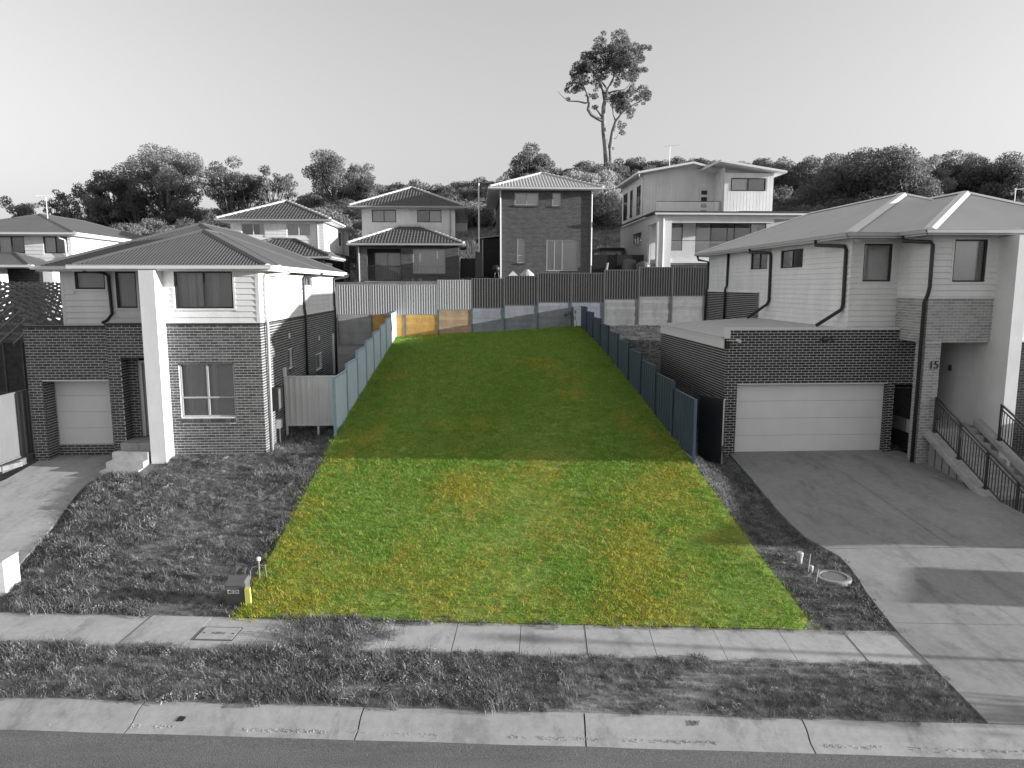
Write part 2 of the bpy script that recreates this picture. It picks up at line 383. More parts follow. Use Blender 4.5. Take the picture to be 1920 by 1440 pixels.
drive('driveway', [st(6.55, 9.99), (7.60, 10.2), (7.78, 12.0), (7.95, 13.4), (8.12, 14.2), (8.2, 14.9), (7.86, 15.9), (7.85, 17.3), (8.02, 19.3), (8.22, 21.9), (8.3, 22.7)],
      [(14.6, 8.6), (14.55, 10), (14.35, 12), (14.2, 13.4), (14.1, 14.5), (14.1, 15.5), (14.1, 16.2), (14.05, 17.5), (14.05, 19.5), (14.0, 22.0), (14.0, 22.7)], 'driveway_pale', .035, zf=zdr)
drive('driveway_neighbour', [(-17, 11.8), (-16.5, 14), (-14.5, 18), (-13.75, 21), (-13.7, 22.5), (-13.65, 23.4)],
      [(-11.5, 11.3), (-10.0, 14.6), (-10.45, 17.1), (-11.2, 20.3), (-11.0, 22.0), (-11.0, 23.4)], 'concrete', .03, zf=zdl)
# joints in the right driveway, a saw cut filled dark
mb = MB()
for a, b in (((8.12, 15.35), (14.1, 15.1)), ((7.9, 12.35), (14.3, 11.75)), ((11.0, 15.2), (11.0, 22.3))):
    n = 12
    for i in range(n):
        p = [a[0]+(b[0]-a[0])*i/n, a[1]+(b[1]-a[1])*i/n]; q = [a[0]+(b[0]-a[0])*(i+1)/n, a[1]+(b[1]-a[1])*(i+1)/n]
        d = Vector((q[0]-p[0], q[1]-p[1])).normalized(); nn = Vector((-d.y, d.x))*.006
        mb.quad(*[(x, y, zdr(x, y)+.039) for x, y in ((p[0]-nn.x, p[1]-nn.y), (q[0]-nn.x, q[1]-nn.y), (q[0]+nn.x, q[1]+nn.y), (p[0]+nn.x, p[1]+nn.y))])
# grit washed into the gutter
m_ = MB(); r_ = np.random.default_rng(41)
for i in range(2600):
    s_ = r_.uniform(-7.5, 8.5)
    if math.sin(s_*1.3)+math.sin(s_*3.1+1)+.8*math.sin(s_*11) < r_.uniform(-.6, 1.2): continue
    x, y = st(s_, 9.575+r_.normal(0, .028)); a = r_.uniform(.003, .011); m_.hexa([(x-a, y-a, -.125), (x+a, y-a*.6, -.125), (x+a*.8, y+a, -.125), (x-a*.7, y+a*.8, -.125), (x-a*.6, y-a*.6, -.112+a*.4), (x+a*.6, y-a*.4, -.112+a*.4), (x+a*.5, y+a*.6, -.112+a*.4), (x-a*.5, y+a*.5, -.112+a*.4)])
go_ = part('gutter_grit', m_, 'concrete', None); go_['kind'] = 'stuff'; tag(go_, 'loose grit washed along the gutter of the kerb', 'grit')
jo = part('saw_cut_joint', mb, 'plastic_grey', bpy.data.objects['driveway'])
# ------------------------------------------------------------------ building helpers
class Face:
    """a vertical wall plane: u along the wall, v = world z, w outward"""
    def __init__(s, kind, at):
        s.kind = kind; s.at = at
        s.rz = {'F': 0, 'B': math.pi, 'R': math.pi/2, 'L': -math.pi/2}[kind]
    def P(s, u, v, w):
        k = s.kind
        return (u, s.at-w, v) if k == 'F' else (u, s.at+w, v) if k == 'B' else (s.at+w, u, v) if k == 'R' else (s.at-w, u, v)
    def box(s, mb, u0, u1, v0, v1, w0, w1):
        return mb.hexa([s.P(u0, v0, w1), s.P(u1, v0, w1), s.P(u1, v0, w0), s.P(u0, v0, w0), s.P(u0, v1, w1), s.P(u1, v1, w1), s.P(u1, v1, w0), s.P(u0, v1, w0)])
def rect_minus(r, holes):
    """(u0,u1,v0,v1) minus holes -> rectangles"""
    u0, u1, v0, v1 = r; us = sorted({u0, u1, *[min(max(q, u0), u1) for h in holes for q in h[:2]]}); vs = sorted({v0, v1, *[min(max(q, v0), v1) for h in holes for q in h[2:4]]})
    out = []
    for a, b in zip(us, us[1:]):
        run = None
        for c, d in zip(vs, vs[1:]):
            mu, mv = (a+b)/2, (c+d)/2
            hit = any(h[0] < mu < h[1] and h[2] < mv < h[3] for h in holes)
            if hit:
                if run: out.append((a, b, *run)); run = None
            else: run = (run[0], d) if run else (c, d)
        if run: out.append((a, b, *run))
    return out
def wall(name, F, u0, u1, v0, v1, mat, parent, holes=(), thick=.12, w=0.0):
    mb = MB()
    for r in rect_minus((u0, u1, v0, v1), list(holes)): F.box(mb, *r, w-thick, w)
    return part(name, mb, mat, parent)
BRICKS = {}            # house -> list of bricks waiting to be sorted by distance
def bricks(F, u0, u1, v0, v1, wl, house, mat, holes=(), proud=.008):
    n = int(round((v1-v0)/.086)); ph = (v1-v0)/n
    for c in range(n):
        a = v0+c*ph+.008; b = v0+(c+1)*ph-.008; mid = (a+b)/2
        u = u0 - (.12 if c % 2 else 0)
        while u < u1:
            segs = [(max(u+.009, u0), min(u+.231, u1))]
            for h in holes:
                if h[2] < mid < h[3]:
                    segs = [q for p_, r_ in segs for q in ((p_, min(r_, h[0])), (max(p_, h[1]), r_)) if q[1]-q[0] > .02]
            for p_, r_ in segs:
                if r_-p_ > .02: BRICKS.setdefault(house.name, []).append((F, p_, r_, a, b, wl, mat, proud+random.uniform(-.0015, .0015)))
            u += .24
_bm = {}
def lay_bricks(house, most=300, first=()):
    """the nearest ones are objects of their own, the rest one joined part"""
    L_ = BRICKS.pop(house.name, []); cam3 = np.array(CAM)
    key = lambda b: ((0 if b[5] in first else 1), 0 if b[2]-b[1] > .2 else 1, float(np.linalg.norm(np.array(b[0].P((b[1]+b[2])/2, (b[3]+b[4])/2, 0))-cam3)))
    L_.sort(key=key); rest = {}
    for i, (F, a, b, c, d, wl, mat, pr) in enumerate(L_):
        if i < most:
            ln, ht = round(b-a, 2), round(d-c, 3); k = (ln, ht, mat)
            if k not in _bm: _bm[k] = MB().box(-ln/2, ln/2, -.008, .03, -ht/2, ht/2).mesh('brick'); _bm[k].materials.append(MATS[mat])
            o = put('brick', _bm[k], None, wl, F.P((a+b)/2, (c+d)/2, pr-.008), F.rz)
        else: F.box(rest.setdefault(mat, MB()), a, b, c, d, -.03, pr)
    for mat, mb in rest.items(): o = part('brick', mb, mat, house); o['kind'] = 'stuff'
def boards(F, u0, u1, v0, v1, wl, mat, holes=(), pitch=.18, name='board'):
    """horizontal lapped boards, each its own piece"""
    n = int(round((v1-v0)/pitch)); ph = (v1-v0)/n
    for c in range(n):
        a, b = v0+c*ph, v0+(c+1)*ph; mid = (a+b)/2; segs = [(u0, u1)]
        for h in holes:
            if h[2]-.06 < mid < h[3]+.06: segs = [q for p_, r_ in segs for q in ((p_, min(r_, h[0])), (max(p_, h[1]), r_)) if q[1]-q[0] > .03]
        for p_, r_ in segs:
            mb = MB(); t = .032
            mb.hexa([F.P(p_, a-.004, t), F.P(r_, a-.004, t), F.P(r_, a-.004, .001), F.P(p_, a-.004, .001), F.P(p_, b-.006, .008), F.P(r_, b-.006, .008), F.P(r_, b-.006, .001), F.P(p_, b-.006, .001)])
            part(name, mb, mat, wl)
def vboards(F, u0, u1, v0, vtop, wl, mat, holes=(), pitch=.3):
    n = int(round((u1-u0)/pitch)); pw = (u1-u0)/n
    for c in range(n):
        a, b = u0+c*pw, u0+(c+1)*pw; mid = (a+b)/2; segs = [(v0, vtop(mid) if callable(vtop) else vtop)]
        for h in holes:
            if h[0] < mid < h[1]: segs = [q for p_, r_ in segs for q in ((p_, min(r_, h[2])), (max(p_, h[3]), r_)) if q[1]-q[0] > .03]
        for p_, r_ in segs: part('panel', F.box(MB(), a+.012, b-.012, p_, r_, .001, .022), mat, wl)
def window(F, u0, u1, v0, v1, house, mull=(), trans=(), frame='trim_dark', fw=.05, rec=.04, cover=(), back='blind', sill=None, name='window', trim=None, wproud=0):
    """frame in the opening, one pane per light, blinds or curtains behind"""
    mb = MB(); o0, o1 = -rec-.06, -rec+.012+wproud
    for r in ((u0, u0+fw, v0, v1), (u1-fw, u1, v0, v1), (u0+fw, u1-fw, v1-fw, v1), (u0+fw, u1-fw, v0, v0+fw)): F.box(mb, *r, o0, o1)
    ms = [u0+(u1-u0)*q for q in mull]; ts = [v0+(v1-v0)*q for q in trans]
    for q in ms: F.box(mb, q-fw*.5, q+fw*.5, v0+fw, v1-fw, o0+.005, o1-.004)
    for q in ts: F.box(mb, u0+fw, u1-fw, q-fw*.5, q+fw*.5, o0+.003, o1-.002)
    wd = part(name, mb, frame, house)
    ue = [u0+fw]+[x for q in ms for x in (q-fw*.5, q+fw*.5)]+[u1-fw]; ve = [v0+fw]+[x for q in ts for x in (q-fw*.5, q+fw*.5)]+[v1-fw]
    for a, b in zip(ue[::2], ue[1::2]):
        for c, d in zip(ve[::2], ve[1::2]): part('pane', F.box(MB(), a-.004, b+.004, c-.004, d+.004, -rec-.03, -rec-.022), 'glass', wd)
    part('blind', F.box(MB(), u0-.02, u1+.02, v0-.02, v1+.02, -rec-.17, -rec-.155), back, wd)
    for a, b, mat in cover:                       # curtains, as fractions of the width
        cu0, cu1 = u0+(u1-u0)*a, u0+(u1-u0)*b; n = max(6, int((cu1-cu0)/.03)); m_ = MB()
        for i in range(n):
            p, q = cu0+(cu1-cu0)*i/n, cu0+(cu1-cu0)*(i+1)/n; wa, wb = -rec-.115+.015*math.sin(i*1.9), -rec-.115+.015*math.sin((i+1)*1.9)
            m_.quad(F.P(p, v0+.02, wa), F.P(q, v0+.02, wb), F.P(q, v1-.02, wb), F.P(p, v1-.02, wa))
        part('curtain', m_, mat, wd)
    if trim:
        t = MB(); tw = .06
        for r in ((u0-tw, u0, v0-tw, v1+tw), (u1, u1+tw, v0-tw, v1+tw), (u0, u1, v1, v1+tw), (u0, u1, v0-tw, v0)): F.box(t, *r, -.02, .03)
        part('architrave', t, trim, wd)
    if sill: part('sill', F.box(MB(), u0-.05, u1+.05, v0-.11, v0-.003, -.02, .06), sill, wd)
    return wd
def ribbed(poly, e, up, prof, mb, step, lift=0.0, courses=None):
    """sheet over the convex polygon poly (3D); ribs run up the slope. prof(a) = height; courses = (length, drop) for tiles"""
    P0 = Vector(poly[0]); e = Vector(e).normalized(); up = Vector(up).normalized(); nrm = e.cross(up)
    if nrm.z < 0: nrm = -nrm
    A = [((Vector(p)-P0).dot(e), (Vector(p)-P0).dot(up)) for p in poly]; a0, a1 = min(p[0] for p in A), max(p[0] for p in A)
    n = max(2, int(math.ceil((a1-a0)/step))); cols = []
    for i in range(n+1):
        a = a0+(a1-a0)*i/n; aa = min(max(a, a0+1e-4), a1-1e-4); ys_ = []
        for (p, q), (r, s) in zip(A, A[1:]+A[:1]):
            if abs(r-p) > 1e-9 and min(p, r)-1e-9 <= aa <= max(p, r)+1e-9: ys_.append(q+(s-q)*(aa-p)/(r-p))
        cols.append((a, min(ys_), max(ys_)))
    def pt(a, b, h): return tuple(P0+e*a+up*b+nrm*(h+lift))
    if not courses:
        for (a, l0, h0), (b, l1, h1) in zip(cols, cols[1:]): mb.quad(pt(a, l0, prof(a)), pt(b, l1, prof(b)), pt(b, h1, prof(b)), pt(a, h0, prof(a)))
    else:
        cl, drop = courses; b0 = min(p[1] for p in A); b1 = max(p[1] for p in A); k = 0
        while b0+k*cl < b1:
            s0, s1 = b0+k*cl, b0+(k+1)*cl; k += 1
            for (a, l0, h0), (b, l1, h1) in zip(cols, cols[1:]):
                x0, x1, y0, y1 = max(s0, l0), min(s1, h0), max(s0, l1), min(s1, h1)
                if x1 <= x0 and y1 <= y0: continue
                x1 = max(x1, x0); y1 = max(y1, y0)
                f = lambda a_, s_: prof(a_)+drop*(1-(s_-s0)/cl)
                mb.quad(pt(a, x0, f(a, x0)), pt(b, y0, f(b, y0)), pt(b, y1, f(b, y1)), pt(a, x1, f(a, x1)))
                if x0 == s0 and y0 == s0: mb.quad(pt(a, x0, prof(a)-.004), pt(b, y0, prof(b)-.004), pt(b, y0, f(b, y0)), pt(a, x0, f(a, x0)))
    return mb
corr = lambda pitch, amp: (lambda a: amp*math.sin(a*2*math.pi/pitch))
def tilep(a):
    q = (a/.21) % 1; return .03*math.sin(math.pi*q/.55) if q < .55 else -.01*math.sin(math.pi*(q-.55)/.45)
def hip_roof(house, x0, x1, y0, y1, z, tan, mat, kind='corr', cap=None, capr=.07, faces='FBLR', axis=None, pitch=.076, amp=.011, name='roof', bumps=False):
    """eave rectangle; ridge along the longer side"""
    W, D = x1-x0, y1-y0; axis = axis or ('y' if D >= W else 'x'); hh = (W if axis == 'y' else D)/2; zr = z+hh*tan
    if axis == 'y': A, B = Vector(((x0+x1)/2, y0+hh, zr)), Vector(((x0+x1)/2, y1-hh, zr))
    else: A, B = Vector((x0+hh, (y0+y1)/2, zr)), Vector((x1-hh, (y0+y1)/2, zr))
    c = [Vector((x0, y0, z)), Vector((x1, y0, z)), Vector((x1, y1, z)), Vector((x0, y1, z))]
    if axis == 'y': polys = {'F': [c[0], c[1], A], 'R': [c[1], c[2], B, A], 'B': [c[2], c[3], B], 'L': [c[3], c[0], A, B]}
    else: polys = {'F': [c[0], c[1], B, A], 'R': [c[1], c[2], B], 'B': [c[2], c[3], A, B], 'L': [c[3], c[0], A]}
    polys = {k: [p for i, p in enumerate(v) if (p-v[i-1]).length > 1e-3] for k, v in polys.items()}
    rf = MB()                                      # deck under the sheets
    for p in polys.values(): rf.quad(*[q-Vector((0, 0, .03)) for q in p])
    rf.quad(*[q-Vector((0, 0, .035)) for q in reversed(c)])
    deck = part(name, rf, mat, house)
    dirs = {'F': ((1, 0, 0), (0, 1, tan)), 'B': ((1, 0, 0), (0, -1, tan)), 'L': ((0, 1, 0), (1, 0, tan)), 'R': ((0, 1, 0), (-1, 0, tan))}
    for k in faces:
        m_ = MB()
        if kind == 'corr': ribbed(polys[k], *dirs[k], corr(pitch, amp), m_, pitch/6)
        elif kind == 'rib': ribbed(polys[k], *dirs[k], lambda a: (.02 if (a/.25) % 1 < .12 else 0), m_, .03)
        else: ribbed(polys[k], *dirs[k], tilep, m_, .035, courses=(.32, .03))
        part('roof_sheet' if kind != 'tile' else 'tile_slope', m_, mat, deck)
    lines = [(c[0], A), (c[1], A if axis == 'y' else B), (c[2], B), (c[3], B if axis == 'y' else A)]
    if (A-B).length > .05: lines.append((A, B))
    for a, b in lines:
        d = (b-a).length; m_ = MB(); lift = Vector((0, 0, .02))
        if kind == 'tile':
            n = max(2, int(d/.38))
            for i in range(n):
                p, q = a.lerp(b, i/n), a.lerp(b, (i+1.06)/n); m_.tube([p+lift, q+lift], [.115, .09], 8)
        else:
            dd = (b-a).normalized(); sd = Vector((dd.y, -dd.x, 0)).normalized()*capr*1.9
            m_.hexa([a-sd-Vector((0, 0, .03)), b-sd-Vector((0, 0, .03)), b+sd-Vector((0, 0, .03)), a+sd-Vector((0, 0, .03)), a-sd*.35+lift*2.2, b-sd*.35+lift*2.2, b+sd*.35+lift*2.2, a+sd*.35+lift*2.2])
        part('ridge_cap', m_, cap or mat, deck)
    return A, B
def eave(house, x0, x1, y0, y1, z, wx0, wx1, wy0, wy1, gut='trim_white', fas='trim_white', soff='trim_white', sides='FBLR'):
    """gutter, fascia and soffit round an eave rectangle"""
    gw, gh = .11, .10; F = {'F': (Face('F', y0), x0-gw, x1+gw), 'B': (Face('B', y1), x0-gw, x1+gw), 'L': (Face('L', x0), y0, y1), 'R': (Face('R', x1), y0, y1)}
    for k in sides:
        f, a, b = F[k]
        m_ = MB(); f.box(m_, a, b, z-.115, z-.10, .002, gw); f.box(m_, a, b, z-.10, z-.012, gw-.014, gw); f.box(m_, a, b, z-.02, z-.004, gw-.02, gw+.008); part('gutter', m_, gut, house)
        part('fascia', f.box(MB(), a+gw, b-gw, z-.17, z-.02, -.03, 0), fas, house)
    m_ = MB()
    for r in rect_minus((x0+.03, x1-.03, y0+.03, y1-.03), [(wx0, wx1, wy0, wy1)]): m_.box(r[0], r[1], r[2], r[3], z-.155, z-.142)
    part('soffit', m_, soff, house)
def downpipe(house, pts, mat, r=.045, clips=True):
    d = part('downpipe', MB().tube(pts, r, 8), mat, house, smooth=True)
    return d
def text(s, size, mat, parent, loc, rot, name='lettering', extrude=.004, align='CENTER'):
    cu = bpy.data.curves.new('lettering', 'FONT'); cu.body = s; cu.size = size; cu.extrude = extrude; cu.align_x = align; cu.align_y = 'CENTER'
    tmp = bpy.data.objects.new('lettering_tmp', cu); link(tmp); dg = bpy.context.evaluated_depsgraph_get(); dg.update()
    me = bpy.data.meshes.new_from_object(tmp.evaluated_get(dg)); bpy.data.objects.remove(tmp); bpy.data.curves.remove(cu)
    me.materials.clear(); o = put(name, me, mat, parent, loc); o.rotation_euler = rot; return o
# ------------------------------------------------------------------ left house
def left_house():
    H = thing('house', 'two-storey white clad house with dark corrugated roof on the left of the green block', 'house', (-10, 25, 1.1))
    F, Rt, Lf, Bk = Face('F', 22.3), Face('R', -6.6), Face('L', -13.1), Face('B', 34.2)
    # lower front wall with its window
    lw = (-9.14, -7.46, 2.33, 4.03); h1 = [(lw[0], lw[1], lw[2]-.17, lw[3])]
    w1 = wall('front_wall', F, -9.9, -6.6, .7, 5.2, 'mortar', H, [lw]); bricks(F, -9.45, -6.6+.008, .75, 5.2, w1, H, 'brick_dark', h1)
    window(F, *lw, H, mull=(.5,), trans=(.36,), frame='trim_grey', fw=.055, rec=.08, cover=((.12, .3, 'curtain'), (.3, .42, 'curtain'), (.56, .66, 'curtain')))
    m_ = MB()                                     # brick-on-edge sill, one sloping brick after another
    for i in range(20):
        a = lw[0]-.02+i*.086; m_.hexa([F.P(a, 2.16, .045), F.P(a+.076, 2.16, .045), F.P(a+.076, 2.16, -.02), F.P(a, 2.16, -.02), F.P(a, 2.27, .045), F.P(a+.076, 2.27, .045), F.P(a+.076, 2.325, -.08), F.P(a, 2.325, -.08)])
    o = part('sill', m_, 'brick_dark', H); o['kind'] = 'stuff'
    part('flashing', F.box(MB(), -9.45, -6.58, 5.2, 5.25, -.02, .03), 'trim_dark', H)
    uw = (-9.09, -7.35, 5.7, 6.82)
    w2 = wall('upper_front_wall', F, -9.9, -6.6, 5.25, 6.85, 'clad_white', H, [uw]); boards(F, -9.45, -6.68, 5.26, 6.85, w2, 'clad_white', [(uw[0]-.06, uw[1]+.06, uw[2]-.06, uw[3]+.06)], .18)
    part('corner_trim', F.box(MB(), -6.68, -6.574, 5.255, 6.84, -.03, .03), 'trim_white', H)
    window(F, *uw, H, mull=(.5,), fw=.05, rec=.02, trim='clad_white', cover=((.2, .34, 'curtain'), (.36, .48, 'curtain'), (.62, .74, 'curtain')), back='blind')
    # right side wall
    s1, s2 = (25.45, 26.07, 3.45, 4.14), (29.7, 30.92, 2.87, 3.53); s3 = (28.15, 29.45, 6.36, 6.78)
    w3 = wall('side_wall', Rt, 22.42, 34.2, .9, 5.2, 'mortar', H, [s1, s2]); bricks(Rt, 22.3, 34.2, .91, 5.2, w3, H, 'brick_dark', [(q[0], q[1], q[2]-.1, q[3]) for q in (s1, s2)])
    part('flashing', Rt.box(MB(), 22.33, 34.2, 5.2, 5.25, -.02, .03), 'trim_dark', H)
    w4 = wall('upper_side_wall', Rt, 22.42, 34.2, 5.25, 6.85, 'clad_white', H, [s3]); boards(Rt, 22.33, 34.2, 5.26, 6.85, w4, 'clad_white', [s3], .18)
    window(Rt, *s1, H, rec=.1, frame='trim_grey', sill='brick_dark', back='curtain'); window(Rt, *s2, H, rec=.1, frame='trim_grey', sill='brick_dark', mull=(.5,), back='blind')
    window(Rt, *s3, H, rec=.02, frame='trim_grey', mull=(.5,), back='curtain', trim='clad_white')
    # upper wall set back over the garage
    U = Face('F', 23.5); a1, a2 = (-12.65, -11.72, 6.28, 6.83), (-11.4, -10.76, 5.68, 6.83)
    w5 = wall('set_back_wall', U, -13.1, -9.8, 4.9, 6.86, 'clad_white', H, [a1, a2])
    boards(U, -13.0, -9.85, 5.0, 6.86, w5, 'clad_white', [(q[0]-.06, q[1]+.06, q[2]-.06, q[3]+.06) for q in (a1, a2)], .18)
    part('corner_trim', U.box(MB(), -13.1, -13.0, 4.95, 6.84, -.03, .03), 'trim_white', H)
    window(U, *a1, H, rec=.02, trim='clad_white', back='blind'); window(U, *a2, H, rec=.02, trim='clad_white', back='room_dark', cover=((.1, .95, 'blind'),))
    part('reveal_wall', MB().box(-9.9, -9.8, 22.42, 23.5, 5.0, 6.86), 'clad_white', H)
    # garage
    Gf = Face('F', 22.6); go = (-13.41, -11.40, .7, 3.45)
    w6 = wall('garage_wall', Gf, -13.83, -11.28, .6, 5.12, 'mortar_dark', H, [go]); bricks(Gf, -13.83, -11.28, .65, 5.12, w6, H, 'brick_dark', [go])
    for X, k in ((-13.41, 'R'), (-11.40, 'L')):
        f = Face(k, X); wj = wall('garage_jamb', f, 22.72, 23.3, .7, 3.45, 'mortar_dark', H); bricks(f, 22.612, 23.2, .65, 3.45, wj, H, 'brick_dark')
    Gd = Face('F', 23.2); wb = wall('door_threshold', Gd, -13.4, -11.41, .7, 1.3, 'mortar_dark', H); bricks(Gd, -13.4, -11.41, .7, 1.3, wb, H, 'brick_dark')
    dr = part('garage_door', Gd.box(MB(), -13.4, -11.41, 1.3, 3.5, -.12, -.06), 'trim_grey', H)
    for i in range(4): part('door_panel', Gd.box(MB(), -13.39, -11.42, 1.32+i*.53, 1.32+i*.53+.522, -.06, -.03), 'garage_panel', dr)
    part('lintel', Gf.box(MB(), -13.41, -11.40, 3.45, 3.46, -.6, -.005), 'trim_dark', H)
    part('parapet_cap', MB().box(-13.86, -11.25, 22.56, 22.78, 5.12, 5.17), 'trim_dark', H)
    part('garage_roof', MB().box(-13.8, -9.9, 22.72, 23.5, 4.85, 4.92), 'roof_dark', H)
    part('garage_side_wall', MB().box(-13.82, -13.7, 22.72, 30, .7, 5.1), 'far_brick_dark', H)
    # entry
    E_ = Face('F', 22.4); eo = (-10.9, -9.3, .5, 4.2)
    w7 = wall('entry_wall', E_, -11.28, -9.6, .6, 5.2, 'mortar_dark', H, [eo]); bricks(E_, -11.28, -9.6, .65, 5.2, w7, H, 'brick_dark', [eo])
    part('flashing', E_.box(MB(), -11.3, -9.6, 5.2, 5.25, -.25, .03), 'trim_dark', H)
    f = Face('R', -10.9); wj = wall('entry_jamb', f, 22.52, 22.9, 1.5, 4.2, 'mortar_dark', H); bricks(f, 22.41, 22.85, 1.5, 4.2, wj, H, 'brick_dark')
    f = Face('F', 22.85); wj = wall('entry_back_wall', f, -10.9, -10.62, 1.5, 4.2, 'mortar_dark', H); bricks(f, -10.9, -10.62, 1.5, 4.2, wj, H, 'brick_dark')
    d = part('front_door', MB().box(-10.52, -9.7, 23.0, 23.05, 1.64, 3.98), 'trim_grey', H); part('door_frame', MB().box(-10.62, -10.53, 22.93, 23.06, 1.62, 4.05).box(-10.53, -9.7, 22.93, 23.06, 3.985, 4.05), 'trim_white', d)
    part('lintel', MB().box(-10.9, -9.6, 22.42, 23.1, 4.2, 4.25), 'trim_dark', H)
    part('porch_floor', MB().box(-10.9, -9.6, 22.0, 23.1, .6, 1.6), 'concrete', H)
    for i, (y0, z) in enumerate(((21.66, 1.38), (21.32, 1.16), (20.98, .98))): part('step', MB().box(-11.0-.03*i, -9.95, y0, y0+.35, .5, z), 'stair', H)
    part('blade_column', MB().box(-9.87, -9.42, 21.7, 22.32, .6, 6.84), 'render_white', H)
    part('back_wall', MB().box(-13.1, -6.6, 34.1, 34.2, .8, 6.85), 'clad_white', H); part('left_wall', MB().box(-13.1, -13.0, 23.6, 34.1, .8, 6.85), 'clad_white', H)
    # roofs
    hip_roof(H, -13.6, -6.15, 23.1, 34.45, 7.0, .43, 'roof_dark', name='main_roof', pitch=.1, amp=.02)
    hip_roof(H, -11.83, -6.151, 21.85, 29.2, 6.999, .43, 'roof_dark', name='front_roof', faces='FLR', pitch=.1, amp=.02)
    eave(H, -13.6, -6.15, 23.1, 34.45, 7.0, -13.1, -6.6, 23.5, 34.2, sides='LBF')
    eave(H, -11.83, -6.15, 21.85, 34.45, 7.0, -9.9, -6.6, 22.3, 34.4, sides='FR')
    # pipes and fittings
    for y in (22.75, 27.85, 33.75):
        downpipe(H, [(-6.1, y+1.5, 6.93), (-6.12, y+1.3, 6.8), (-6.52, y+.05, 6.7), (-6.53, y, 6.6), (-6.53, y, 5.5), (-6.5, y, 5.3), (-6.5, y, 5.1), (-6.53, y, 1.1)], 'trim_grey' if y < 23 else 'trim_dark', .05)
    downpipe(H, [(-12.2, 23.05, 6.92), (-12.15, 23.1, 6.86), (-11.75, 23.42, 6.8), (-11.58, 23.42, 6.7), (-11.55, 23.42, 5.5), (-11.6, 23.2, 5.3), (-11.62, 22.95, 5.25)], 'trim_dark', .05)
    part('downpipe', MB().box(-11.32, -11.26, 22.52, 22.6, .9, 5.1), 'trim_dark', H)
    mbx = part('meter_box', Rt.box(MB(), 23.2, 23.8, 2.35, 3.1, .01, .2), 'trim_dark', H); part('meter_box_door', Rt.box(MB(), 23.24, 23.76, 2.4, 3.05, .2, .212), 'plastic_grey', mbx)
    for y, z in ((25.6, 4.64), (30.4, 4.2)): part('wall_vent', Rt.box(MB(), y-.06, y+.06, z-.09, z+.09, .01, .05), 'plastic_white', H)
    part('conduit', Rt.box(MB(), 33.2, 33.32, 2.3, 4.2, .01, .08), 'plastic_white', H); part('conduit', Rt.box(MB(), 24.6, 24.75, 3.0, 3.6, .01, .1), 'plastic_white', H)
    part('tap_pipe', MB().tube([(-6.5, 23.6, 1.1), (-6.5, 23.6, 1.9)], .02, 6), 'plastic_white', H); part('water_heater_box', Rt.box(MB(), 23.5, 23.75, 1.7, 2.0, .01, .15), 'plastic_white', H)
    lay_bricks(H, 300, (w1, w6))
    return H
left_house()

